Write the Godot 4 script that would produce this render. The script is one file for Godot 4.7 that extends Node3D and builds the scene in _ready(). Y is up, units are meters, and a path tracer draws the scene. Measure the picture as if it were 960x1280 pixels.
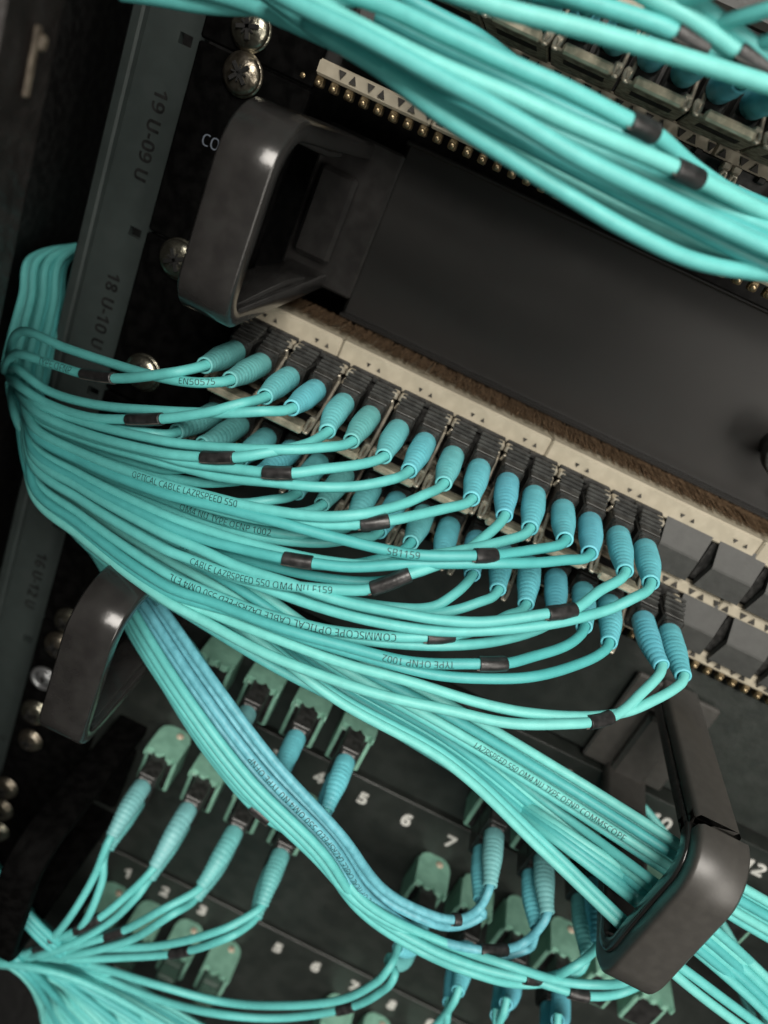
extends Node3D
# A close-up of a patch panel: real sizes, all lengths below in millimetres, times K.
const K := 0.001
var mats := {}
var made := {}          # meshes shared by alike pieces
var bases := {}         # where each top-level thing stands, in mm
var taken := {}
var rng := RandomNumberGenerator.new()

# ---------------------------------------------------------------- mesh building
class Shape:
	var v := PackedVector3Array()
	var n := PackedVector3Array()
	var i := PackedInt32Array()
	func tri(a: int, b: int, c: int):
		var f: Vector3 = (v[b] - v[a]).cross(v[c] - v[a])
		if f.dot(n[a] + n[b] + n[c]) > 0.0:
			i.append_array(PackedInt32Array([a, c, b]))
		else:
			i.append_array(PackedInt32Array([a, b, c]))
	func poly(p: Array, nn: Vector3):
		var s := v.size()
		for q in p:
			v.append(q); n.append(nn)
		for k in range(1, p.size() - 1):
			tri(s, s + k, s + k + 1)
	func face(p: Array, away: Vector3):     # flat face whose normal points away from a spot inside
		var nn: Vector3 = (p[1] - p[0]).cross(p[2] - p[0]).normalized()
		if nn.length() < 0.5:
			return
		if nn.dot(p[0] - away) < 0.0:
			nn = -nn
		poly(p, nn)
	func box(c: Vector3, s: Vector3, bev := 0.15, b := Basis.IDENTITY):
		var h := s * 0.5
		bev = minf(bev, minf(h.x, minf(h.y, h.z)) * 0.8)
		var q := func(x, y, z): return c + b * Vector3(x, y, z)
		for ax in 3:
			var u := (ax + 1) % 3
			var w := (ax + 2) % 3
			for sg in [-1.0, 1.0]:
				var p := []
				for k in [[-1, -1], [1, -1], [1, 1], [-1, 1]]:
					var d := Vector3.ZERO
					d[ax] = sg * h[ax]; d[u] = k[0] * (h[u] - bev); d[w] = k[1] * (h[w] - bev)
					p.append(c + b * d)
				face(p, c)
				if bev > 0.0:           # the chamfers along this axis
					for sw in [-1.0, 1.0]:
						var e := []
						for k in [-1.0, 1.0]:
							var d1 := Vector3.ZERO
							d1[ax] = k * (h[ax] - bev); d1[u] = sg * h[u]; d1[w] = sw * (h[w] - bev)
							var d2 := d1
							d2[u] = sg * (h[u] - bev); d2[w] = sw * h[w]
							if k < 0.0:
								e.append(c + b * d1); e.append(c + b * d2)
							else:
								e.append(c + b * d2); e.append(c + b * d1)
						face(e, c)
		if bev > 0.0:
			for x in [-1.0, 1.0]:
				for y in [-1.0, 1.0]:
					for z in [-1.0, 1.0]:
						face([c + b * Vector3(x * h.x, y * (h.y - bev), z * (h.z - bev)), c + b * Vector3(x * (h.x - bev), y * h.y, z * (h.z - bev)), c + b * Vector3(x * (h.x - bev), y * (h.y - bev), z * h.z)], c)
	# a round body along a path: prof holds (share of the path, radius)
	func sweep(path: PackedVector3Array, prof: PackedVector2Array, sides := 12, squash := 1.0):
		var m := path.size()
		var lens := PackedFloat32Array([0.0])
		for k in range(1, m):
			lens.append(lens[k - 1] + path[k].distance_to(path[k - 1]))
		var total: float = lens[m - 1]
		var tang := []
		for k in m:
			tang.append((path[mini(k + 1, m - 1)] - path[maxi(k - 1, 0)]).normalized())
		var side := []
		var up: Vector3 = tang[0].cross(Vector3(0.31, 0.94, 0.12)).normalized()
		for k in m:
			up = (up - tang[k] * up.dot(tang[k])).normalized()
			side.append(up)
		var s := v.size()
		var rows := prof.size()
		var k := 0
		for r in rows:
			var at: float = clampf(prof[r].x, 0.0, 1.0) * total
			while k > 0 and lens[k] > at:
				k -= 1
			while k < m - 2 and lens[k + 1] < at:
				k += 1
			var f: float = clampf((at - lens[k]) / maxf(lens[k + 1] - lens[k], 1e-6), 0.0, 1.0)
			var p: Vector3 = path[k].lerp(path[k + 1], f)
			var t: Vector3 = tang[k].lerp(tang[k + 1], f).normalized()
			var u: Vector3 = side[k].lerp(side[k + 1], f)
			u = (u - t * u.dot(t)).normalized()
			var w: Vector3 = t.cross(u)
			var d0: Vector2 = prof[mini(r + 1, rows - 1)] - prof[maxi(r - 1, 0)]
			d0.x *= total
			var nn := Vector2(-d0.y, d0.x).normalized()  # along, outward
			for a in sides:
				var ang := TAU * a / sides
				var o: Vector3 = u * cos(ang) + w * sin(ang) * squash
				v.append(p + o * prof[r].y)
				n.append((o.normalized() * nn.y + t * nn.x).normalized())
		for r in rows - 1:
			for a in sides:
				var a2 := (a + 1) % sides
				var i0 := s + r * sides + a
				var i1 := s + r * sides + a2
				tri(i0, i1, i0 + sides)
				tri(i1, i1 + sides, i0 + sides)
	func tube(path: PackedVector3Array, r: float, sides := 10, capped := true):
		var prof := PackedVector2Array()
		var total := 0.0
		var at := PackedFloat32Array([0.0])
		for k in range(1, path.size()):
			total += path[k].distance_to(path[k - 1]); at.append(total)
		if capped:
			prof.append(Vector2(0, 0.01)); prof.append(Vector2(0, r * 0.85)); prof.append(Vector2(minf(0.15 * r / total, 0.4), r))
		for k in path.size():
			if not capped or (k > 0 and k < path.size() - 1):
				prof.append(Vector2(at[k] / total, r))
		if capped:
			prof.append(Vector2(1.0 - minf(0.15 * r / total, 0.4), r)); prof.append(Vector2(1, r * 0.85)); prof.append(Vector2(1, 0.01))
		sweep(path, prof, sides)
	# an outline in the xy of frame b, pushed along its z from z0 to z1 with a small bevel
	func prism(o: PackedVector2Array, z0: float, z1: float, c := Vector3.ZERO, b := Basis.IDENTITY, bev := 0.0):
		if Geometry2D.is_polygon_clockwise(o):
			o.reverse()
		var inner := o
		if bev > 0.0:
			var sh := Geometry2D.offset_polygon(o, -bev, Geometry2D.JOIN_MITER)
			if sh.size() > 0 and sh[0].size() == o.size():
				var best := 0
				for k in o.size():
					if sh[0][k].distance_to(o[0]) < sh[0][best].distance_to(o[0]):
						best = k
				inner = PackedVector2Array()
				for k in o.size():
					inner.append(sh[0][(best + k) % o.size()])
			else:
				bev = 0.0
		var idx := Geometry2D.triangulate_polygon(inner)
		for e in [[z0, -1.0], [z1, 1.0]]:
			var s := v.size()
			for p in inner:
				v.append(c + b * Vector3(p.x, p.y, e[0])); n.append(b * Vector3(0, 0, e[1]))
			for k in range(0, idx.size(), 3):
				tri(s + idx[k], s + idx[k + 1], s + idx[k + 2])
		var m := o.size()
		for k in m:
			var p := o[k]
			var q := o[(k + 1) % m]
			var d := (q - p).normalized()
			var nn := b * Vector3(d.y, -d.x, 0)
			poly([c + b * Vector3(p.x, p.y, z0 + bev), c + b * Vector3(q.x, q.y, z0 + bev), c + b * Vector3(q.x, q.y, z1 - bev), c + b * Vector3(p.x, p.y, z1 - bev)], nn)
			if bev > 0.0:
				var p2 := inner[k]
				var q2 := inner[(k + 1) % m]
				for e in [[z1, z1 - bev, 1.0], [z0, z0 + bev, -1.0]]:
					poly([c + b * Vector3(p.x, p.y, e[1]), c + b * Vector3(q.x, q.y, e[1]), c + b * Vector3(q2.x, q2.y, e[0]), c + b * Vector3(p2.x, p2.y, e[0])], (nn + b * Vector3(0, 0, e[2])).normalized())
	# a band of rectangular section (width along x, thickness in the yz path) round a path in the yz plane
	func band(path: PackedVector2Array, x0: float, x1: float, th: float, closed: bool, bev := 0.5):
		var m := path.size()
		var sec := [[-1, -1, 0, -1], [1, -1, 0, -1], [1, -1, 1, 0], [1, 1, 1, 0], [1, 1, 0, 1], [-1, 1, 0, 1], [-1, 1, -1, 0], [-1, -1, -1, 0]]
		var xm := (x0 + x1) * 0.5
		var hx := (x1 - x0) * 0.5
		var s := v.size()
		for k in m:
			var a := path[(k - 1 + m) % m if closed else maxi(k - 1, 0)]
			var c := path[(k + 1) % m if closed else mini(k + 1, m - 1)]
			var d := (c - a).normalized()
			var o := Vector2(d.y, -d.x)
			for e in sec:
				var px: float = e[0] * (hx - (bev if e[2] == 0 else 0.0))
				var po: float = e[1] * (th * 0.5 - (bev if e[3] == 0 else 0.0))
				var p: Vector2 = path[k] + o * po
				v.append(Vector3(xm + px, p.y, p.x))
				var g: Vector2 = o * (e[3] + 0.25 * e[1] * absf(e[2]))
				n.append(Vector3(e[2] + 0.25 * e[0] * absf(e[3]), g.y, g.x).normalized())
		for k in (m if closed else m - 1):
			var k2 := (k + 1) % m
			for e in 8:
				var e2 := (e + 1) % 8
				tri(s + k * 8 + e, s + k * 8 + e2, s + k2 * 8 + e)
				tri(s + k * 8 + e2, s + k2 * 8 + e2, s + k2 * 8 + e)
		if not closed:
			for k in [0, m - 1]:
				var pts := []
				for e in 8:
					pts.append(v[s + k * 8 + e])
				var dd := (path[1] - path[0]) * -1.0 if k == 0 else path[m - 1] - path[m - 2]
				poly(pts, Vector3(0, dd.y, dd.x).normalized())
	func dome(c: Vector3, r: float, h: float, b := Basis.IDENTITY, sides := 28, rings := 8):
		var s := v.size()
		for k in rings + 1:
			var a := PI * 0.5 * k / rings
			for e in sides:
				var t := TAU * e / sides
				v.append(c + b * Vector3(cos(t) * cos(a) * r, sin(t) * cos(a) * r, sin(a) * h))
				n.append((b * Vector3(cos(t) * cos(a) / r, sin(t) * cos(a) / r, sin(a) / h)).normalized())
		for k in rings:
			for e in sides:
				var e2 := (e + 1) % sides
				tri(s + k * sides + e, s + k * sides + e2, s + (k + 1) * sides + e)
				tri(s + k * sides + e2, s + (k + 1) * sides + e2, s + (k + 1) * sides + e)
	func mesh(off: Vector3) -> ArrayMesh:
		var a := []
		a.resize(Mesh.ARRAY_MAX)
		var w := PackedVector3Array()
		for p in v:
			w.append((p - off) * K)
		a[Mesh.ARRAY_VERTEX] = w; a[Mesh.ARRAY_NORMAL] = n; a[Mesh.ARRAY_INDEX] = i
		var m := ArrayMesh.new()
		m.add_surface_from_arrays(Mesh.PRIMITIVE_TRIANGLES, a)
		return m

func pts(a: Array) -> PackedVector3Array:
	var p := PackedVector3Array()
	for k in range(0, a.size(), 3):
		p.append(Vector3(a[k], a[k + 1], a[k + 2]))
	return p

# a smooth line through control points, a point about every step mm
func smooth(c: PackedVector3Array, step := 1.6) -> PackedVector3Array:
	var cur := Curve3D.new()
	cur.bake_interval = step
	var m := c.size()
	for k in m:
		var a := c[maxi(k - 1, 0)]
		var b := c[mini(k + 1, m - 1)]
		var t := (b - a).normalized()
		var li := t * c[k].distance_to(a) * 0.34
		var lo := t * c[k].distance_to(b) * 0.34
		cur.add_point(c[k], -li, lo)
	return cur.get_baked_points()

# ---------------------------------------------------------------- things and parts
func numbered(called: String) -> String:
	taken[called] = taken.get(called, 0) + 1
	return called if taken[called] == 1 else "%s_%03d" % [called, taken[called] - 1]

func tag(o: Node, label: String, category: String, group := ""):
	o.set_meta("label", label); o.set_meta("category", category)
	if group: o.set_meta("group", group)

func thing(called: String, label: String, category: String, at: Vector3, group := "") -> Node3D:
	var o := Node3D.new()
	o.name = numbered(called); o.position = at * K
	add_child(o, true); bases[o] = at
	tag(o, label, category, group)
	return o

func part(called: String, s: Shape, mat: String, parent: Node, label := "") -> MeshInstance3D:
	var o := MeshInstance3D.new()
	var top := parent
	while not bases.has(top):
		top = top.get_parent()
	var off: Vector3 = bases[top]
	o.mesh = s.mesh(off)
	o.material_override = mats[mat]
	o.name = called
	parent.add_child(o, true)
	if label: o.set_meta("label", label)
	return o

# a piece whose mesh is shared: built round its own origin, set down at a spot
func piece(called: String, key: String, build: Callable, mat: String, parent: Node, at: Vector3, b := Basis.IDENTITY) -> MeshInstance3D:
	if not made.has(key):
		var s := Shape.new()
		build.call(s)
		made[key] = s.mesh(Vector3.ZERO)
	var o := MeshInstance3D.new()
	var off := Vector3.ZERO
	var top := parent
	while not bases.has(top):
		off += (top as Node3D).position / K
		top = top.get_parent()
	o.mesh = made[key]; o.material_override = mats[mat]; o.name = called
	o.transform = Transform3D(b, (at - bases[top] - off) * K)
	parent.add_child(o, true)
	return o

func noise(seed_: int, freq: float, size := 256) -> NoiseTexture2D:
	var f := FastNoiseLite.new()
	f.seed = seed_; f.frequency = freq; f.fractal_octaves = 4
	var t := NoiseTexture2D.new()
	t.width = size; t.height = size; t.seamless = true; t.noise = f
	return t

func tinted(seed_: int, freq: float, lo: Color, hi: Color) -> NoiseTexture2D:
	var t := noise(seed_, freq)
	var g := Gradient.new()
	g.set_color(0, lo); g.set_color(1, hi)
	g.set_offset(0, 0.25); g.set_offset(1, 0.75)
	t.color_ramp = g
	return t

func mat(called: String, c: Color, rough: float, metal := 0.0, vary := 0.1, grain := 1.0, bump := 0.0) -> StandardMaterial3D:
	var m := StandardMaterial3D.new()
	m.resource_name = called
	m.roughness = rough; m.metallic = metal
	m.albedo_color = Color.WHITE
	m.albedo_texture = tinted(called.hash() % 1000, 0.02, c.darkened(vary), c.lightened(vary * 0.5))
	m.uv1_triplanar = true
	m.uv1_world_triplanar = true
	m.uv1_scale = Vector3.ONE * (grain / (20.0 * K))
	if bump > 0.0:
		var t := noise(called.hash() % 991, 0.05)
		t.as_normal_map = true; t.bump_strength = 6.0
		m.normal_enabled = true; m.normal_texture = t; m.normal_scale = bump
	mats[called] = m
	return m

# ---------------------------------------------------------------- cables
func nearest(path: PackedVector3Array, p: Vector3) -> int:
	var best := 0
	for k in path.size():
		if path[k].distance_squared_to(p) < path[best].distance_squared_to(p):
			best = k
	return best

func sleeve(parent: Node, path: PackedVector3Array, a: Vector3, b: Vector3, r: float):
	var i := nearest(path, a)
	var j := nearest(path, b)
	if j < i:
		var t := i
		i = j; j = t
	j = mini(maxi(j, i + 2), path.size() - 1)
	var s := Shape.new()
	var q := path.slice(i, j + 1)
	s.sweep(q, PackedVector2Array([Vector2(0, r * 0.9), Vector2(0, r * 1.36), Vector2(0.03, r * 1.42), Vector2(0.5, r * 1.45), Vector2(0.97, r * 1.42), Vector2(1, r * 1.36), Vector2(1, r * 0.9)]), 14, 0.9)
	var o := part("marker_sleeve", s, "sleeve_black", parent)
	var e := Shape.new()                    # the pressed seam of the sleeve
	var lift := PackedVector3Array()
	for p in q:
		lift.append(p + Vector3(0, -0.55, 0.85).normalized() * r * 1.3)
	e.tube(lift, r * 0.16, 6)
	part("sleeve_seam", e, "sleeve_edge", o)

# printed lettering laid round a cable
func print_on(parent: Node, path: PackedVector3Array, text: String, at: Vector3, flip: bool, size: float, r: float):
	var tm := text_mesh(text, 0.0)
	var arr := tm.surface_get_arrays(0)
	var vv: PackedVector3Array = arr[Mesh.ARRAY_VERTEX]
	var ii: PackedInt32Array = arr[Mesh.ARRAY_INDEX]
	var lo := Vector3.INF
	var hi := -Vector3.INF
	for p in vv:
		lo = lo.min(p); hi = hi.max(p)
	var sc := size / (hi.y - lo.y)
	var lens := PackedFloat32Array([0.0])
	for k in range(1, path.size()):
		lens.append(lens[k - 1] + path[k].distance_to(path[k - 1]))
	var s0: float = lens[nearest(path, at)]
	var wide := (hi.x - lo.x) * sc
	var tris := PackedVector3Array()
	for k in ii:
		tris.append(Vector3((vv[k].x - lo.x) * sc, (vv[k].y - (lo.y + hi.y) * 0.5) * sc, 0))
	for level in 2:
		var t2 := PackedVector3Array()
		for k in range(0, tris.size(), 3):
			var a := tris[k]
			var b := tris[k + 1]
			var c := tris[k + 2]
			if maxf(absf(a.y - b.y), maxf(absf(b.y - c.y), absf(a.y - c.y))) < 0.3 * r:
				t2.append_array(PackedVector3Array([a, b, c]))
				continue
			var ab := (a + b) * 0.5
			var bc := (b + c) * 0.5
			var ca := (c + a) * 0.5
			t2.append_array(PackedVector3Array([a, ab, ca, ab, b, bc, ca, bc, c, ab, bc, ca]))
		tris = t2
	var s := Shape.new()
	var k := 0
	for p in tris:
		var d: float = s0 + (wide - p.x if flip else p.x)
		d = clampf(d, 0.01, lens[lens.size() - 1] - 0.01)
		while k > 0 and lens[k] > d:
			k -= 1
		while k < lens.size() - 2 and lens[k + 1] < d:
			k += 1
		var f := (d - lens[k]) / (lens[k + 1] - lens[k])
		var q := path[k].lerp(path[k + 1], f)
		var t0 := (path[k + 1] - path[maxi(k - 1, 0)]).normalized()
		var t1 := (path[mini(k + 2, path.size() - 1)] - path[k]).normalized()
		var t := t0.lerp(t1, f).normalized() * (-1.0 if flip else 1.0)
		var w := Vector3(-0.15, 0.3, 1)
		w = (w - t * w.dot(t)).normalized()
		var u := w.cross(t)
		var o := w * cos(p.y / r) + u * sin(p.y / r)
		s.v.append(q + o * (r + 0.035)); s.n.append(o)
	for e in range(0, s.v.size(), 3):
		s.tri(e, e + 1, e + 2)
	part("printed_lettering", s, "print_ink", parent)

func text_mesh(text: String, thick: float, bold := false) -> TextMesh:
	var f := SystemFont.new()
	f.font_names = PackedStringArray(["Droid Sans"])
	if bold: f.font_weight = 700
	var t := TextMesh.new()
	t.font = f; t.text = text; t.font_size = 20; t.pixel_size = 0.05; t.depth = thick; t.curve_step = 2.5
	return t

# upright lettering with real thickness, of a given cap height, set on a surface
func lettering(called: String, text: String, parent: Node, at: Vector3, height: float, thick: float, b: Basis, matname: String, bold := true):
	var t := text_mesh(text, 1.0, bold)
	var box := t.get_aabb()
	var o := MeshInstance3D.new()
	o.mesh = t; o.material_override = mats[matname]; o.name = called
	var sc := height / 0.72       # cap height of the face, for a 20 pixel size at 0.05
	var top := parent
	while not bases.has(top): top = top.get_parent()
	var basis_ := b * Basis.from_scale(Vector3(sc, sc, thick))
	o.transform = Transform3D(basis_.scaled(Vector3.ONE * K), (at - basis_ * Vector3(box.get_center().x, box.get_center().y, 0) - bases[top]) * K)
	parent.add_child(o, true)

func cable(called: String, label: String, group: String, ctrl: Array, r: float, matname: String, marks: Array, text: Array):
	var path := smooth(pts(ctrl))
	var o := thing(called, label, "cable", path[0], group)
	var s := Shape.new()
	s.tube(path, r, 12)
	part("jacket", s, matname, o)
	for m in marks:
		sleeve(o, path, m[0], m[1], r)
	if text.size():
		print_on(o, path, text[0], text[1], text[2], text[3], r)

func boot(parent: Node, base: Vector3, tip: Vector3, ax: Vector3, matname: String):
	var ctl := PackedVector3Array()
	var l := base.distance_to(tip)
	var mid := base + Vector3(0, 0, l * 0.62)
	for k in 25:
		var t := k / 24.0
		ctl.append(base * (1 - t) * (1 - t) + mid * 2 * t * (1 - t) + tip * t * t)
	var pr := PackedVector2Array([Vector2(0, 0.3), Vector2(0, 2.05), Vector2(0.012, 2.3), Vector2(0.045, 2.48)])
	var ribs := 10
	for k in ribs:
		var t0 := 0.2 + 0.075 * k
		for e in [[0.0, 0.0], [0.038, 0.0], [0.046, -0.11], [0.068, -0.11]]:
			var t: float = t0 + e[0]
			var env := lerpf(2.5, 1.72, smoothstep(0.42, 1.0, t))
			pr.append(Vector2(t, env + e[1]))
	pr.append_array(PackedVector2Array([Vector2(0.955, 1.76), Vector2(0.99, 1.7), Vector2(1.0, 1.56), Vector2(1.0, 1.3), Vector2(0.99, 1.24), Vector2(0.9, 1.15)]))
	var s := Shape.new()
	s.sweep(ctl, pr, 20)
	part("boot", s, matname, parent)

func cord(label: String, group: String, at: Vector3, bt: Array, cabs: Array, marks: Array, upright: bool, m1: String, m2: String, texts: Array, matname := "cable_aqua"):
	var o := thing("duplex_patch_cord", label, "patch cord", at, group)
	for j in 2:
		var b: Vector3 = bt[j * 3]
		var fr := b - Vector3(0, 0, 10)
		piece("connector_body", "lc_body", func(s: Shape):
			s.box(Vector3(0, -0.4, 4.6), Vector3(5.2, 6.6, 9.2), 0.5)
			s.box(Vector3(0, 0, 9.6), Vector3(4.3, 4.5, 1.4), 0.6)
			s.box(Vector3(0, 2.4, 7.6), Vector3(4.4, 1.0, 3.4), 0.25), "connector_black", o, fr)
		if not upright:
			piece("latch", "lc_latch", func(s: Shape):
				s.box(Vector3(0, 3.2, 4.4), Vector3(4.7, 0.9, 7.6), 0.2, Basis(Vector3.RIGHT, 0.16))
				for k in 4:
					s.box(Vector3(0, 5.0 - 0.55 * k, 2.2 + 1.15 * k), Vector3(5.1, 0.75, 0.62), 0.18)
				s.box(Vector3(0, 3.9, 2.2), Vector3(4.4, 1.2, 2.6), 0.2), "latch_black", o, fr)
		boot(o, b, bt[j * 3 + 1], bt[j * 3 + 2], m1 if j == 0 else m2)
		var path := smooth(pts(cabs[j]))
		var s := Shape.new()
		s.tube(path, 1.0, 12)
		part("cable", s, matname, o)
		for m in marks:
			if m[0] == j: sleeve(o, path, m[1], m[2], 1.0)
		for t in texts:
			if t[0] == j: print_on(o, path, t[1], t[2], t[3], t[4], 1.0)

# ---------------------------------------------------------------- the rack's hardware
func screw(label: String, at: Vector3, r: float, matname: String, turn: float, washer := false, tip := Basis.IDENTITY):
	var o := thing("rack_screw", label, "screw", at, "screws down the left mounting rail")
	var b := tip * Basis(Vector3.BACK, turn)
	piece("head", "screw_head_%.1f" % r, func(s: Shape): s.dome(Vector3.ZERO, r, r * 0.45), matname, o, at, b)
	piece("collar", "screw_collar_%.1f" % r, func(s: Shape):
		s.tube(PackedVector3Array([Vector3(0, 0, -1.2), Vector3(0, 0, 0.3)]), r * 1.08, 28), matname, o, at, b)
	var rec := Shape.new()
	for k in 4:
		var bb := b * Basis(Vector3.BACK, k * PI / 4)
		rec.box(at + b * Vector3(0, 0, r * 0.36), Vector3(r * (1.15 if k % 2 == 0 else 0.8), r * (0.2 if k % 2 == 0 else 0.09), r * 0.36), 0.05, bb)
	part("recess", rec, "recess_dark", o)
	if washer:
		piece("washer", "washer_%.1f" % r, func(s: Shape):
			var c := PackedVector3Array()
			for k in 33:
				c.append(Vector3(cos(TAU * k / 32) * r * 1.5, sin(TAU * k / 32) * r * 1.5, 0.2))
			s.tube(c, r * 0.34, 8, false), "steel_pale", o, at)

# a D-shaped cable ring: a foot plate, and a band that stands out of it and comes back, with a slit to slip cables in
func cable_ring(label: String, x: float, y0: float, y1: float, zb: float, zf: float, w: float, foot: Array, slit: bool, rise := 2.0, m := "ring_black"):
	var o := thing("cable_ring", label, "cable ring", Vector3(x, (y0 + y1) * 0.5, zb), "black cable rings on the panels")
	var r := 9.0
	var th := 3.6
	var path := PackedVector2Array()
	path.append(Vector2(zb, y0))
	for k in 5: path.append(Vector2(lerpf(zb, zf - r, (k + 1) / 5.0) - 0.01, y0))
	for k in 9:
		var a := PI * 0.5 * (k + 0.0) / 8
		path.append(Vector2(zf - r + sin(a) * r, y0 - r + cos(a) * r))
	var turn_ := path.size()
	for k in 3: path.append(Vector2(zf, lerpf(y0 - r, y1 + r * 0.6, (k + 1) / 4.0)))
	var q := r * 0.6
	for k in 9:
		var a := PI * 0.5 * k / 8
		path.append(Vector2(zf - q + cos(a) * q, y1 + q - sin(a) * q))
	for k in 4: path.append(Vector2(lerpf(zf - q, zb, (k + 1) / 4.0), y1 + rise * (k + 1) / 4.0))
	var x0 := x - w * 0.5
	var x1 := x + w * 0.5
	var s := Shape.new()
	if slit:
		var s2 := Shape.new()
		var arm := path.slice(0, turn_ - 8)
		arm[arm.size() - 1].x -= 2.0
		s2.band(arm, x0 - 0.4, x1 - 0.2, th, false, 0.9)
		part("upper_arm", s2, m, o)
		var s3 := Shape.new()                  # inside face of the arm, its shade put into the blacker copy
		var inn := PackedVector2Array()
		for p in arm: inn.append(p + Vector2(-0.6 if p == arm[arm.size() - 1] else 0.0, -2.9))
		s3.band(inn, x0 - 0.7, x1 - 1.6, 3.0, false, 0.7)
		part("arm_wall", s3, "ring_black", o)
		var low := path.slice(turn_ - 8)
		s.band(low, x0 - 0.2, x1 + 0.9, th + 0.8, false, 0.9)
		part("front_band", s, m, o)
	else:
		s.band(path, x0, x1, th, false, 0.6)
		part("front_band", s, m, o)
	var lip := Shape.new()                     # the raised inner edge of the band
	var inner := PackedVector2Array()
	var c := Vector2((zb + zf) * 0.5, (y0 + y1) * 0.5)
	for p in path.slice(turn_ - 8 if slit else 2, path.size() - 1):
		inner.append(p + (c - p).normalized() * (3.1 if slit else 2.5))
	lip.band(inner, x0 - 0.7 if slit else x0 + 1.2, x1 - 1.2, 3.0 if slit else 1.6, false, 0.5)
	part("inner_lip", lip, "ring_black" if slit else m, o)  # on the slit ring the shade inside is put into the blacker copy
	var f := Shape.new()
	f.box(Vector3((foot[0] + foot[1]) * 0.5, (foot[2] + foot[3]) * 0.5, zb + 0.9), Vector3(foot[1] - foot[0], foot[3] - foot[2], 1.8), 0.5)
	part("foot_plate", f, m, o)
	var g := Shape.new()
	g.box(Vector3(x, (y0 + y1) * 0.5, zb + 3.2), Vector3(w * 0.92, (y0 - y1) * 0.62, 3.2), 0.9)
	part("pedestal", g, m, o)
	return o

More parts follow.
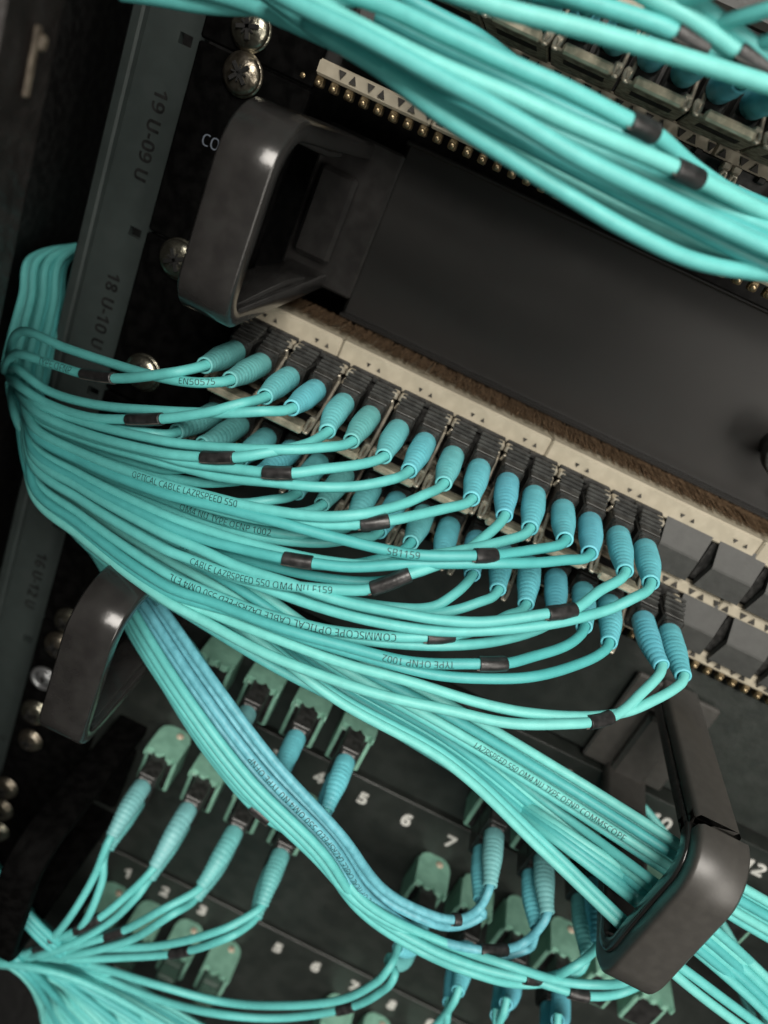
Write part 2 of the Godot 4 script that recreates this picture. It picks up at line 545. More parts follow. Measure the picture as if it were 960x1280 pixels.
# one high-density panel: label strips, adapters, clips, bars, teeth; dy moves the whole panel up the rack
func panel(label: String, dy: float, units: int, filled1: Array, filled2: Array, x_from: float, x_to: float, drop := 0.0):
	var o := thing("patch_panel", label, "patch panel", Vector3(0, -60 + dy, -20))
	var xc := func(i): return -44.1 + 12.9 * i
	var body := Shape.new()
	body.box(Vector3((x_from + x_to) * 0.5, -59.5 + dy, -12), Vector3(x_to - x_from, 33.5, 16), 0.3)
	part("tray", body, "tray_black", o)
	var seg := 51.6
	var n := 0
	var at: float = x_from
	var stops := [-28.6, 23.0, 74.6, 126.2, 177.8]
	for e in stops + [x_to]:
		var en: float = minf(e, x_to)
		if en <= at + 1.0: continue
		var wd := en - at - 0.14
		var mx := (at + en) * 0.5
		var dz: float = [0.0, 0.12, 0.04, 0.1][n % 4]
		for r in [[-44.4, 5.2, -0.4], [-59.7, 3.0, 0.0], [-73.6 + drop, 3.0, 0.0]]:
			var s := Shape.new()
			s.box(Vector3(mx, r[0] + dy, -1.6 + dz), Vector3(wd, r[1], 3.2), 0.45)
			part("label_strip", s, "label_beige", o)
		at = en; n += 1
	# marks: up and down triangles under every port
	var tri := Shape.new()
	for i in range(0, units):
		for j in 2:
			for r in [[-44.5, 0.42, 0.42, 1.5], [-59.7, 0.36, 0.72, 0.0], [-73.4 + drop, 0.36, 0.72, 0.0]]:
				if r[3] > 0.0 and j == 1: continue
				for k in 2:
					var cx: float = xc.call(i) - 3.1 + 6.25 * j + (-1.3 if k == 0 else 1.3) + r[3]
					var sg := -1.0 if k == 0 else 1.0
					var h: float = r[2]
					tri.prism(PackedVector2Array([Vector2(-h * 1.1, -h * sg), Vector2(h * 1.1, -h * sg), Vector2(0, h * 1.1 * sg)]), -0.1, 0.05, Vector3(cx, r[0] + dy + (0.4 if k == 1 else 0.0) * 0.0, 0.38))
	var tr := part("port_mark", tri, "mark_dark", o)
	tr.set_meta("kind", "stuff")
	# the toothed lower edge
	var x: float = x_from + 1.0
	while x < x_to:
		piece("tooth", "tooth", func(s: Shape):
			s.box(Vector3(0, 0, 0), Vector3(1.7, 2.0, 2.6), 0.3)
			s.dome(Vector3(0, -0.2, 1.2), 0.75, 0.6, Basis.IDENTITY, 10, 4), "tooth_brass", o, Vector3(x, -76.2 + dy + drop, -1.4))
		x += 3.3
	for row in 2:
		var y: float = (-51.2 if row == 0 else -66.1) + dy
		for i in range(0, units):
			var f: Array = filled1 if row == 0 else filled2
			var p := Vector3(xc.call(i), y, 0)
			if p.x < x_from + 3.0 or p.x > x_to - 4.0: continue
			if i in f:
				var a := piece("adapter", "adapter", func(s: Shape):
					s.box(Vector3(0, 0, -0.8), Vector3(12.4, 10.6, 3.6), 0.3)
					s.box(Vector3(0, 4.7, 1.4), Vector3(1.5, 1.2, 1.6), 0.2), "adapter_black", o, p)
				if row == 0:
					piece("latch_bar", "latch_bar", func(s: Shape):
						s.box(Vector3(0.3, -7.0, 19.2), Vector3(9.0, 1.7, 1.9), 0.4)
						s.box(Vector3(0.3, -6.6, 17.2), Vector3(8.2, 0.5, 3.0), 0.15), "bar_metal", a, p)
					piece("clip_plate", "clip_plate", func(s: Shape):
						s.box(Vector3(0, -7.3, 10.0), Vector3(12.3, 0.6, 17.0), 0.15), "plate_bronze", a, p)
					piece("slot", "clip_slot", func(s: Shape):
						s.box(Vector3(0.2, -7.3, 11.0), Vector3(7.8, 0.7, 4.6), 0.05), "recess_dark", a, p)
				for sg in [-1.0, 1.0]:
					piece("guide_wire", "guide_wire_%d" % int(sg), func(s: Shape):
						var c := PackedVector3Array()
						var xx: float = 5.45 * sg
						for e in [[-0.55, 1.2, 3.4], [-0.55, 1.8, 5.2], [-0.3, 3.1, 5.7], [0.3, 3.1, 5.7], [0.55, 1.8, 5.2], [0.55, -1.5, 9.0], [0.55, -5.0, 14.2], [0.5, -6.5, 17.0], [0.25, -7.5, 18.4], [-0.25, -7.5, 18.4], [-0.5, -6.5, 17.0], [-0.55, -5.6, 15.6]]:
							c.append(Vector3(xx + e[0], e[1], e[2]))
						var cur := Curve3D.new()
						cur.bake_interval = 0.7
						for q in c: cur.add_point(q)
						s.tube(cur.get_baked_points(), 0.4, 7)
						s.box(Vector3(xx, 4.2, 3.4), Vector3(1.7, 1.5, 3.4), 0.3)
						s.box(Vector3(xx, -5.9, 14.6), Vector3(1.6, 2.2, 2.0), 0.3), "wire_metal", a, p)
			else:
				piece("port_frame", "port_frame", func(s: Shape):
					s.box(Vector3(0, 0, -2.6), Vector3(12.7, 11.6, 3.2), 0.1), "adapter_black", o, p)
				piece("port_shutter", "shutter", func(s: Shape):
					var top := [Vector3(-5.7, 6.0, -0.2), Vector3(5.7, 6.0, -0.2)]
					var rid := [Vector3(-4.3, -0.4, 1.7), Vector3(5.3, -0.4, 1.7)]
					var low := [Vector3(-5.6, -6.2, 1.9), Vector3(5.2, -6.2, 1.9)]
					var q := Vector3(0, 0, -4)
					var bk := Vector3(0, 0, -1.6)
					s.face([top[0], top[1], rid[1], rid[0]], q)
					s.face([rid[0] + Vector3(0, -0.5, 0.1), rid[1] + Vector3(0, -0.5, 0.1), low[1], low[0]], q)
					s.face([rid[0], rid[1], rid[1] + Vector3(0, -0.5, 0.1), rid[0] + Vector3(0, -0.5, 0.1)], q)
					for k in 2:
						s.face([top[k], rid[k], rid[k] + bk, top[k] + bk], q)
						s.face([rid[k], low[k], low[k] + bk, rid[k] + bk], q)
					s.face([low[0], low[1], low[1] + bk, low[0] + bk], q)
					s.face([top[0], top[1], top[1] + bk, top[0] + bk], q), "shutter_gray", o, p)
	return o

func cassette(label: String, y_top: float, y_bot: float, xk: Callable, y_num: float, y_ad: float, have: Array, capped: Array, z: float):
	var o := thing("cassette_module", label, "cassette", Vector3(25, (y_top + y_bot) * 0.5, z))
	var s := Shape.new()
	s.box(Vector3(40, (y_top + y_bot) * 0.5, z - 3), Vector3(236, y_top - y_bot - 1.4, 6), 0.12)
	part("faceplate", s, "face_black", o)
	for k in range(1, 13):
		lettering("number", str(k), o, Vector3(xk.call(k) + 1.0, y_num, z + 0.05), 4.0, 0.8, Basis.IDENTITY, "number_white")
		var p := Vector3(xk.call(k), y_ad, z)
		if not k in have: continue
		var a := piece("adapter", "aqua_adapter", func(sh: Shape):
			var out := PackedVector2Array()
			for e in [[-4.8, 12.2], [-4.5, 12.2], [-4.0, 10.7], [-2.4, 10.9], [-1.6, 11.8], [-0.4, 11.9], [0.6, 10.6], [1.6, 11.9], [3.0, 12.0], [3.6, 11.0], [4.3, 12.2], [4.8, 12.2], [4.8, 3.4], [4.2, 1.5], [3.0, 0.4], [1.5, -0.1], [-1.5, -0.1], [-3.0, 0.4], [-4.2, 1.5], [-4.8, 3.4]]:
				out.append(Vector2(e[0], -e[1]))
			var fr := Basis(Vector3(1, 0, 0), Vector3(0, 0, -1), Vector3(0, 1, 0))
			sh.prism(out, -1.8, 0.0, Vector3.ZERO, fr, 0.35)
			sh.box(Vector3(0, -7.6, 5.6), Vector3(9.4, 11.4, 10.0), 0.4), "adapter_aqua", o, p)
		piece("knob", "adapter_knob", func(sh: Shape): sh.dome(Vector3(1.4, -0.1, 2.6), 1.15, 0.7, Basis(Vector3.RIGHT, -PI / 2), 14, 5), "knob_pale", a, p)
		piece("port_opening", "adapter_opening", func(sh: Shape):
			sh.box(Vector3(0, -7.6, 10.5), Vector3(7.4, 10.2, 0.5), 0.1), "recess_dark", a, p)
		if k in capped:
			piece("dust_cap", "dust_cap", func(sh: Shape):
				sh.box(Vector3(0, -3.6, 15.4), Vector3(6.2, 5.4, 8.6), 0.8)
				sh.box(Vector3(0, -9.8, 15.4), Vector3(6.2, 5.4, 8.6), 0.8), "cap_clear", a, p)
	return o

func upper_cords():
	for i in [1, 2, 3, 4, 5, 6]:
		var x: float = -47.2 + 12.9 * i
		var bt := []
		var cabs := []
		for j in 2:
			var b := Vector3(x + 6.25 * j, 28.3, 12)
			var t := Vector3(x + 6.25 * j + 0.5, 27.2, 29.5)
			bt.append(b); bt.append(t); bt.append(Vector3(0.2, -0.1, 0.97).normalized())
			cabs.append([t.x, t.y, t.z - 1.5, t.x + 0.5, t.y, t.z + 2.5, t.x + 6, t.y + 3, t.z + 14, t.x + 22, t.y + 12, t.z + 22, t.x + 45, t.y + 20, t.z + 24, t.x + 80, t.y + 24, t.z + 22])
		cord("blue booted duplex cord in the upper patch panel, %s from the left" % ["first", "second", "third", "fourth", "fifth", "sixth"][i - 1], "patch cords of the upper panel", Vector3(x + 3.1, 28, 2), bt, cabs, [], false, "boot_blue", "boot_cyan", [])

func _ready():
	rng.seed = 7
	# ---------------- camera, surroundings, light
	var cam := Camera3D.new()
	cam.name = "camera"
	cam.basis = Basis(Vector3.UP, 0.024) * Basis(Vector3.RIGHT, -0.421) * Basis(Vector3.BACK, 0.441)
	cam.position = Vector3(0, 0, 168.4) * K
	cam.near = 0.01; cam.far = 60.0
	cam.fov = 67.38
	var lens := CameraAttributesPhysical.new()
	lens.frustum_focal_length = 18.0
	lens.frustum_focus_distance = 0.146
	lens.frustum_near = 0.01; lens.frustum_far = 60.0
	lens.exposure_aperture = 8.0
	cam.attributes = lens
	add_child(cam)
	var env := Environment.new()
	env.background_mode = Environment.BG_COLOR
	env.background_color = Color(0.21, 0.225, 0.22)
	env.tonemap_mode = Environment.TONE_MAPPER_LINEAR
	env.tonemap_exposure = 1.0
	env.sdfgi_enabled = true; env.ssao_enabled = true; env.ssil_enabled = true
	var we := WorldEnvironment.new()
	we.name = "surroundings"; we.environment = env
	add_child(we)
	var aim := Vector3(20, -60, 0)
	var lamps := [[Vector3(100, 640, 980), 1.9], [Vector3(760, 90, 860), 0.5]]  # the second is an added, unseen fill for undersides and cover sheen
	for l in lamps:
		var lamp := AreaLight3D.new()
		lamp.name = numbered("unseen_lamp_light")
		lamp.area_size = Vector2(0.7, 0.45)
		lamp.light_color = Color(1.0, 0.975, 0.94)
		lamp.light_energy = l[1]
		lamp.shadow_enabled = true
		lamp.look_at_from_position(l[0] * K, aim * K, Vector3.FORWARD)
		add_child(lamp)

	# ---------------- materials
	mat("cable_aqua", Color(0.370, 0.730, 0.720), 0.52, 0.0, 0.045, 1.0)
	mat("cable_pale", Color(0.430, 0.770, 0.750), 0.52, 0.0, 0.045, 1.0)
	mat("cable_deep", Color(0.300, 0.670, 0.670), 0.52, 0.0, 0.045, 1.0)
	mat("cable_cyan", Color(0.370, 0.700, 0.740), 0.52, 0.0, 0.05, 0.6)
	mat("cable_blue", Color(0.380, 0.690, 0.750), 0.52, 0.0, 0.12, 1.4)
	mat("cable_white", Color(0.72, 0.82, 0.82), 0.52, 0.0, 0.04)
	mat("boot_aqua", Color(0.410, 0.740, 0.760), 0.5, 0.0, 0.06, 1.0, 0.15)
	mat("boot_blue", Color(0.390, 0.730, 0.800), 0.5, 0.0, 0.06, 1.0, 0.15)
	mat("boot_cyan", Color(0.400, 0.750, 0.800), 0.5, 0.0, 0.06, 1.0, 0.15)
	mat("boot_teal", Color(0.400, 0.700, 0.700), 0.5, 0.0, 0.06, 1.0, 0.15)
	mat("boot_pale", Color(0.450, 0.700, 0.710), 0.5, 0.0, 0.06, 1.0, 0.15)
	mat("connector_black", Color(0.13, 0.135, 0.13), 0.4, 0.0, 0.15, 1.5, 0.1)
	mat("latch_black", Color(0.16, 0.165, 0.16), 0.42, 0.0, 0.15, 1.5, 0.1)
	mat("adapter_black", Color(0.10, 0.10, 0.095), 0.5, 0.0, 0.2, 2.0)
	mat("shutter_gray", Color(0.165, 0.172, 0.165), 0.5, 0.0, 0.05, 1.0, 0.04)
	mat("ring_black", Color(0.155, 0.152, 0.150), 0.2, 0.0, 0.05, 0.7, 0.03)
	mat("cover_black", Color(0.105, 0.102, 0.098), 0.38, 0.0, 0.01, 0.5)
	mat("face_black", Color(0.14, 0.155, 0.145), 0.38, 0.0, 0.05, 0.5, 0.06)
	mat("tray_black", Color(0.07, 0.07, 0.065), 0.50, 0.0, 0.08)
	mat("ear_black", Color(0.020, 0.020, 0.020), 0.75, 0.0, 0.06)
	mat("post_brown", Color(0.15, 0.135, 0.13), 0.42, 0.3, 0.08, 0.5, 0.2)
	mat("rail_gray", Color(0.250, 0.285, 0.280), 0.5, 0.2, 0.025, 0.6, 0.02)
	mat("label_beige", Color(0.630, 0.600, 0.530), 0.55, 0.0, 0.05, 0.8, 0.02)
	mat("mark_dark", Color(0.15, 0.14, 0.12), 0.6, 0.0, 0.2)
	mat("bar_metal", Color(0.840, 0.800, 0.700), 0.36, 0.4, 0.15, 1.5, 0.1)
	mat("wire_metal", Color(0.780, 0.750, 0.680), 0.32, 0.6, 0.2, 1.5)
	mat("plate_bronze", Color(0.620, 0.580, 0.490), 0.5, 0.0, 0.3, 1.5, 0.2)
	mat("tooth_brass", Color(0.62, 0.54, 0.40), 0.32, 0.8, 0.3, 1.5)
	mat("bristle_brown", Color(0.500, 0.370, 0.230), 0.7, 0.0, 0.45, 4.0)
	mat("steel", Color(0.66, 0.65, 0.58), 0.27, 0.95, 0.25, 1.5, 0.2)
	mat("steel_warm", Color(0.64, 0.60, 0.53), 0.3, 0.95, 0.3, 1.5, 0.2)
	mat("steel_pale", Color(0.62, 0.63, 0.64), 0.35, 0.7, 0.15, 1.5)
	mat("recess_dark", Color(0.03, 0.03, 0.028), 0.6, 0.0, 0.2)
	mat("adapter_aqua", Color(0.500, 0.700, 0.620), 0.42, 0.0, 0.08, 0.8, 0.08)
	mats["adapter_aqua"].backlight_enabled = true
	mats["adapter_aqua"].backlight = Color(0.25, 0.3, 0.28)
	mat("knob_pale", Color(0.740, 0.680, 0.600), 0.35, 0.0, 0.1)
	mat("cap_clear", Color(0.30, 0.42, 0.37), 0.3, 0.0, 0.1)
	mats["cap_clear"].transparency = BaseMaterial3D.TRANSPARENCY_ALPHA
	mats["cap_clear"].albedo_color = Color(1, 1, 1, 0.35)
	mat("number_white", Color(0.800, 0.800, 0.780), 0.5, 0.0, 0.05)
	mat("ear_print", Color(0.42, 0.45, 0.50), 0.5, 0.0, 0.05)
	mat("print_ink", Color(0.060, 0.220, 0.220), 0.6, 0.0, 0.1)
	mat("rail_ink", Color(0.030, 0.035, 0.035), 0.6, 0.0, 0.2)
	mat("sleeve_black", Color(0.120, 0.118, 0.120), 0.36, 0.0, 0.2, 1.5, 0.1)
	mat("sleeve_edge", Color(0.30, 0.28, 0.26), 0.5, 0.0, 0.2)
	mat("catch_tan", Color(0.34, 0.29, 0.23), 0.6, 0.0, 0.3)
	mats["ear_black"].metallic_specular = 0.12
	mat("ring_dusty", Color(0.235, 0.23, 0.22), 0.38, 0.0, 0.035, 1.2, 0.02)  # paler copy of ring_black, with the light on that ring in its colour
	mat("cabinet_black", Color(0.03, 0.03, 0.03), 0.7, 0.0, 0.2)
	mat("lamp_white", Color(0.9, 0.9, 0.88), 0.5)
	mats["lamp_white"].emission_enabled = true
	mats["lamp_white"].emission = Color(1.0, 0.97, 0.92)
	mats["lamp_white"].emission_energy_multiplier = 1.5

	# ---------------- the rack
	for k in 2:
		var lamp_at: Vector3 = lamps[k][0]
		var lp := Shape.new()
		var lb := Basis.looking_at((aim - lamp_at).normalized(), Vector3.FORWARD)
		lp.box(lamp_at - lb * Vector3(0, 0, -12), Vector3(700, 450, 10), 2.0, lb)
		var lo := thing("unseen_lamp", ["white ceiling lamp straight over the aisle before the rack", "added unseen fill lamp, low at the right"][k], "lamp", lamp_at, "lamps in the aisle")
		part("diffuser", lp, "lamp_white", lo)
	var wall := Shape.new()
	wall.box(Vector3(-150, -180, -62), Vector3(1100, 1100, 4), 0.0)
	wall.box(Vector3(-124, -180, 10), Vector3(4, 1100, 144), 0.0)
	var w := MeshInstance3D.new()
	w.name = "cabinet_interior"; w.mesh = wall.mesh(Vector3.ZERO); w.material_override = mats["cabinet_black"]
	w.set_meta("kind", "structure"); w.set_meta("label", "dark inside wall of the equipment cabinet"); add_child(w, true)

	var post := thing("cabinet_post", "dark brown metal post out of focus along the left edge", "post", Vector3(-85, -320, 80))
	var s := Shape.new()
	s.box(Vector3(-87, -180, 84), Vector3(40, 600, 48), 4.0)
	part("post_body", s, "post_brown", post)
	s = Shape.new()
	s.box(Vector3(-76, -180, 132), Vector3(52, 600, 40), 4.0)  # added out of view to keep lamp light off the left side
	part("added_light_block", s, "post_brown", post)
	s = Shape.new()
	s.box(Vector3(-68.2, -5, 74), Vector3(4.2, 70, 6), 1.2)
	part("edge_strip", s, "post_brown", post)
	s = Shape.new()
	s.box(Vector3(-66.4, -10, 69), Vector3(0.6, 8.5, 1.2), 0.3)
	s.box(Vector3(-66.3, -7.5, 68), Vector3(1.2, 2.0, 1.6), 0.4)
	part("catch", s, "catch_tan", post)

	var rail := thing("mounting_rail", "grey steel mounting rail with oblong slots and unit numbers", "rail", Vector3(-87, -320, -6))
	s = Shape.new()
	var prev := 120.0
	for k in range(-1, 8):             # the face is built round its slots
		var ys := -0.3 - 41.5 * k
		s.box(Vector3(-86.6, (prev + ys + 1.1) * 0.5, -7), Vector3(13.2, prev - ys - 1.1, 2), 0.0)
		s.box(Vector3(-89.4, ys, -7), Vector3(7.6, 2.2, 2), 0.0)
		s.box(Vector3(-81.3, ys, -7), Vector3(2.6, 2.2, 2), 0.0)
		prev = ys - 1.1
	part("rail_face", s, "rail_gray", rail)
	s = Shape.new()
	s.box(Vector3(-94.6, -110, -5.4), Vector3(2.8, 470, 3.6), 0.5)
	part("rail_fold", s, "rail_gray", rail)
	for k in 5:
		lettering("unit_number", ["20 U-08 U", "19 U-09 U", "18 U-10 U", "17 U-11 U", "16 U-12 U"][k], rail, Vector3(-86.2, 20.6 - 41.5 * k, -5.98), 3.2, 0.12, Basis(Vector3.BACK, -PI / 2), "rail_ink")

	var ear_y := [80.0, 1.2, -38.6, -78.2, -113.6, -150.6, -222.6, -292.0]
	for k in 7:
		var e := thing("mounting_ear", "black mounting flange beside the rail, %s from the top of the picture" % ["first", "second", "third", "fourth", "fifth", "sixth", "seventh"][k], "flange", Vector3(-66, ear_y[k + 1], 0), "black mounting flanges")
		s = Shape.new()
		s.box(Vector3(-66, (ear_y[k] + ear_y[k + 1]) * 0.5, -1.0), Vector3(25, ear_y[k] - ear_y[k + 1] - 0.5, 2.4), 0.4)
		part("flange_plate", s, "ear_black", e)
		if k == 1: lettering("printed_lettering", "CO", e, Vector3(-70.2, -16.0, 0.22), 2.3, 0.06, Basis.IDENTITY, "ear_print", false)

	screw("silver pan head screw at the top edge, partly under the upper trunk", Vector3(-68.6, 6.6, 1.0), 4.0, "steel", 0.3)
	screw("brassy screw with a star recess above the big left ring", Vector3(-67.6, -1.6, 1.0), 4.0, "steel_warm", 0.8)
	screw("bright silver screw tucked against the left side of the big ring", Vector3(-69.6, -41.4, 1.0), 4.3, "steel", 0.5)
	screw("silver screw behind the two topmost patch cords at the left", Vector3(-70.2, -69.8, 1.0), 4.3, "steel", 0.2)
	screw("silver screw beside the top of the lower left ring", Vector3(-70.8, -147.5, 1.0), 3.9, "steel", 0.9)
	screw("yellowish screw second down beside the lower left ring", Vector3(-71.8, -157, 1.0), 3.9, "steel_warm", 0.4)
	screw("screw with a pale round washer beside the lower left ring", Vector3(-73.0, -170.0, 1.0), 2.2, "steel_pale", 0.1, true)
	screw("silver screw just under the pale washer", Vector3(-73.0, -184.3, 1.0), 4.0, "steel", 0.6)
	screw("brown tinted screw below the silver one at the left edge", Vector3(-72.0, -195.4, 1.0), 3.6, "steel_warm", 0.2)
	screw("dull screw at the left edge, upper of the last pair", Vector3(-75.5, -219.0, 1.0), 3.8, "steel_warm", 0.7)
	screw("dull screw at the left edge, lowest in the picture", Vector3(-75.0, -229.0, 1.0), 3.8, "steel_warm", 0.3)
	screw("bright screw between the last dull pair and the teal bundle", Vector3(-74.0, -239.0, 1.0), 3.6, "steel", 0.3)

	# ---------------- panels from top to bottom
	var cov := thing("blank_cover", "glossy black blank cover across the middle top, with a dark latch at its right", "cover", Vector3(40, -41, -20))
	s = Shape.new()
	s.box(Vector3(66, -20.2, -21.2), Vector3(202, 41.6, 2.4), 0.8)
	part("cover_plate", s, "cover_black", cov)
	s = Shape.new()
	s.box(Vector3(66, 0.2, -19), Vector3(202, 1.0, 3.4), 0.3)
	s.box(Vector3(66, -40.8, -19), Vector3(202, 1.0, 3.4), 0.3)
	part("rim", s, "cover_black", cov)
	s = Shape.new()
	s.sweep(PackedVector3Array([Vector3(72, -25, -20), Vector3(72, -25, -14), Vector3(72, -25, -8)]), PackedVector2Array([Vector2(0, 0.1), Vector2(0, 3.6), Vector2(0.5, 3.2), Vector2(0.6, 5.0), Vector2(0.92, 5.2), Vector2(1, 4.6), Vector2(1, 0.1)]), 24)
	part("latch_knob", s, "connector_black", cov)
	s = Shape.new()
	s.box(Vector3(83, -22, -17), Vector3(6, 30, 6), 1.0)
	part("latch_bar", s, "connector_black", cov)
	var cov2 := thing("blank_cover", "grey black cover corner at the very top right", "cover", Vector3(40, 41, -4))
	s = Shape.new()
	s.box(Vector3(50, 62, -3), Vector3(190, 41, 4), 1.0)
	part("cover_plate", s, "shutter_gray", cov2)

	panel("upper high density patch panel with beige triangle marked strip and blue boots", 81.2, 9, [1, 2, 3, 4, 5, 6], [2, 3, 4, 5, 6], -57.0, 80.0, -1.8)
	panel("middle patch panel filled with aqua cords, with free dark ports at its right", 0.0, 17, [0, 1, 2, 3, 4, 5, 6, 7], [0, 1, 2, 3, 4, 5, 6, 7, 8], -51.0, 165.0)
	var br := Shape.new()
	for k in 3300:
		var bx := rng.randf_range(-50, 164)
		var y := -42.2 + rng.randf_range(-0.2, 0.9)
		var p := Vector3(bx, y, -18.0)
		var q := Vector3(bx + rng.randf_range(-1.2, 1.2), y + rng.randf_range(-0.3, 0.4), rng.randf_range(-7.0, -4.5))
		var sd := Vector3(0.16, 0, 0)
		br.face([p - sd, p + sd, q + sd * 0.5], p + Vector3(0, -1, 0))
		br.face([p - sd, p + Vector3(0, 0.22, 0), q], p + Vector3(1, -1, 0))
	var brush := thing("brush_strip", "brown bristle strip along the top of the middle patch panel", "brush", Vector3(30, -42, -12))
	var bm := part("bristles", br, "bristle_brown", brush)
	bm.set_meta("kind", "stuff")
	s = Shape.new()
	s.box(Vector3(57, -43.2, -11), Vector3(215, 1.6, 15), 0.3)
	part("brush_holder", s, "plate_bronze", brush)

	var blank := thing("blanking_plate", "dark grey blank panel under the middle patch panel", "panel", Vector3(40, -113, -4))
	s = Shape.new()
	s.box(Vector3(40, -95.6, -5), Vector3(236, 34.0, 4), 0.12)
	part("faceplate", s, "face_black", blank)
	cassette("dark cassette module with aqua adapters, numbered row nearest the trunk", -114, -150.4, func(k): return -26.3 + 13.45 * (k - 1), -120.6, -128.2, [1, 2, 3, 4, 7, 8, 9, 10, 11, 12], [], 0.0)
	cassette("dark cassette module with the four boots curving left and the number 7 in view", -151.2, -221.8, func(k): return -30.6 + 13.7 * (k - 1), -158.2, -165.4, [1, 2, 3, 4, 7, 8, 9, 10, 11, 12], [], 0.0)
	cassette("lowest dark cassette module with capped aqua adapters at the bottom edge", -222.6, -292, func(k): return -30.3 + 13.55 * (k - 1), -229.8, -237.0, [1, 2, 3, 4, 7, 8, 9, 10], [1, 2, 3, 4, 7, 8, 9, 10], 0.0)

	cable_ring("big black cable ring standing out at the upper left", -46.2, -5.0, -37.6, -20, 42, 10.0, [-53, -34.2, -37, -2.6], false)
	cable_ring("black cable ring at the lower left holding the blue-tinted bundle", -44, -95.5, -131, -8, 52, 10.0, [-51, -34, -130, -94], false)
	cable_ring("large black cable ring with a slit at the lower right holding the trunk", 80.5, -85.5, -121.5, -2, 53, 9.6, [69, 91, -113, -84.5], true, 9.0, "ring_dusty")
	cable_ring("dark cable ring at the bottom left corner, out of focus", -44.0, -172.0, -212.0, -2, 50, 9.0, [-51, -37, -211, -173], false, 2.0, "ear_black")  # the lack of light on this ring is put into its blacker material
	var tag_ := thing("paper_tag", "small white paper tag under the cables at the right, by the triangles", "tag", Vector3(36, 17, 2))
	s = Shape.new()
	s.box(Vector3(34.5, 16.4, 1.6), Vector3(9, 2.4, 0.3), 0.05, Basis(Vector3.BACK, -0.05))
	part("tag_sheet", s, "number_white", tag_)
	upper_cords()
	# the patch cords of the middle panel: connectors, boots, cables, sleeves
	cord("aqua duplex cord, first port pair from the left, middle panel's upper row", "patch cords of the middle panel", Vector3(-44.1, -51.2, 2), [Vector3(-47.2, -51.2, 12), Vector3(-46.9, -50.9, 29.5), Vector3(-0.3, -0.2, 0.9), Vector3(-41, -51.2, 12), Vector3(-41.3, -51.3, 29.5), Vector3(-0.4, -0.2, 0.9)], [[-46.4,-50.5,28.1, -47.7,-51.4,31.5, -50.7,-53.2,34.3, -62.2,-60.9,30.1, -71.7,-65.4,25.7, -81.7,-68.5,21.8, -91,-71.3,18.8, -100,-81.9,7.2, -103.6,-75.8,1.3, -107.2,-67.9,-5.5, -110.9,-60.2,-12.1, -103.9,-55.2,-26.1, -99.9,-56.2,-46.1], [-40.7,-51,28.2, -42.2,-51.7,31.5, -46.6,-53.3,34.1, -54.5,-56.2,32.2, -65.8,-60.2,26.4, -79.5,-64.1,20.7, -93.1,-67.6,15.7, -99.6,-81.9,6.7, -103.2,-75.9,0.8, -106.9,-68,-5.9, -110.7,-60.1,-12.6, -104,-55.1,-26.6, -100.2,-56.1,-46.6]], [[0, Vector3(-71.7, -65.4, 25.7), Vector3(-63.6, -61.6, 29.4)]], false, "boot_teal", "boot_teal", [[0, "TYPE OFNP", Vector3(-73.4, -66.3, 24.5), true, 1.6], [1, "EN50575", Vector3(-44.4, -52.8, 30.9), true, 1.2]], "cable_aqua")
	cord("aqua duplex cord, second port pair from the left, middle panel's upper row", "patch cords of the middle panel", Vector3(-31.2, -51.2, 2), [Vector3(-34.3, -51.2, 12), Vector3(-33.7, -51.3, 29.5), Vector3(-0.3, -0.2, 0.9), Vector3(-28.1, -51.2, 12), Vector3(-28.1, -51, 29.5), Vector3(-0.4, -0.2, 0.9)], [[-33.2,-50.9,28.1, -34.4,-51.8,31.5, -36.4,-52.8,34.6, -41.1,-56.5,36.1, -49.5,-62.3,35.3, -57.1,-67.1,32.2, -67,-72.5,28.4, -78.8,-76.3,23.8, -88,-77.2,20.3, -99.1,-81.7,6.7, -102.7,-75.7,0.8, -106.4,-67.8,-6, -110.2,-60,-12.7, -103.9,-55,-26.7, -100.2,-56,-46.7], [-27.5,-50.7,28.1, -28.9,-51.4,31.5, -31.7,-52.1,34.5, -38.3,-55.5,35.4, -51.1,-61.9,33.2, -67.1,-70.1,26.7, -80.6,-74.7,21.4, -90.8,-75.1,17.5, -99.5,-82.4,4.9, -103.2,-76.4,-1, -106.9,-68.4,-7.8, -110.8,-60.4,-14.6, -104.9,-55.4,-28.6, -101.4,-56.4,-48.6]], [[0, Vector3(-57.1, -67.1, 32.2), Vector3(-49.5, -62.3, 35.3)]], false, "boot_aqua", "boot_cyan", [], "cable_aqua")
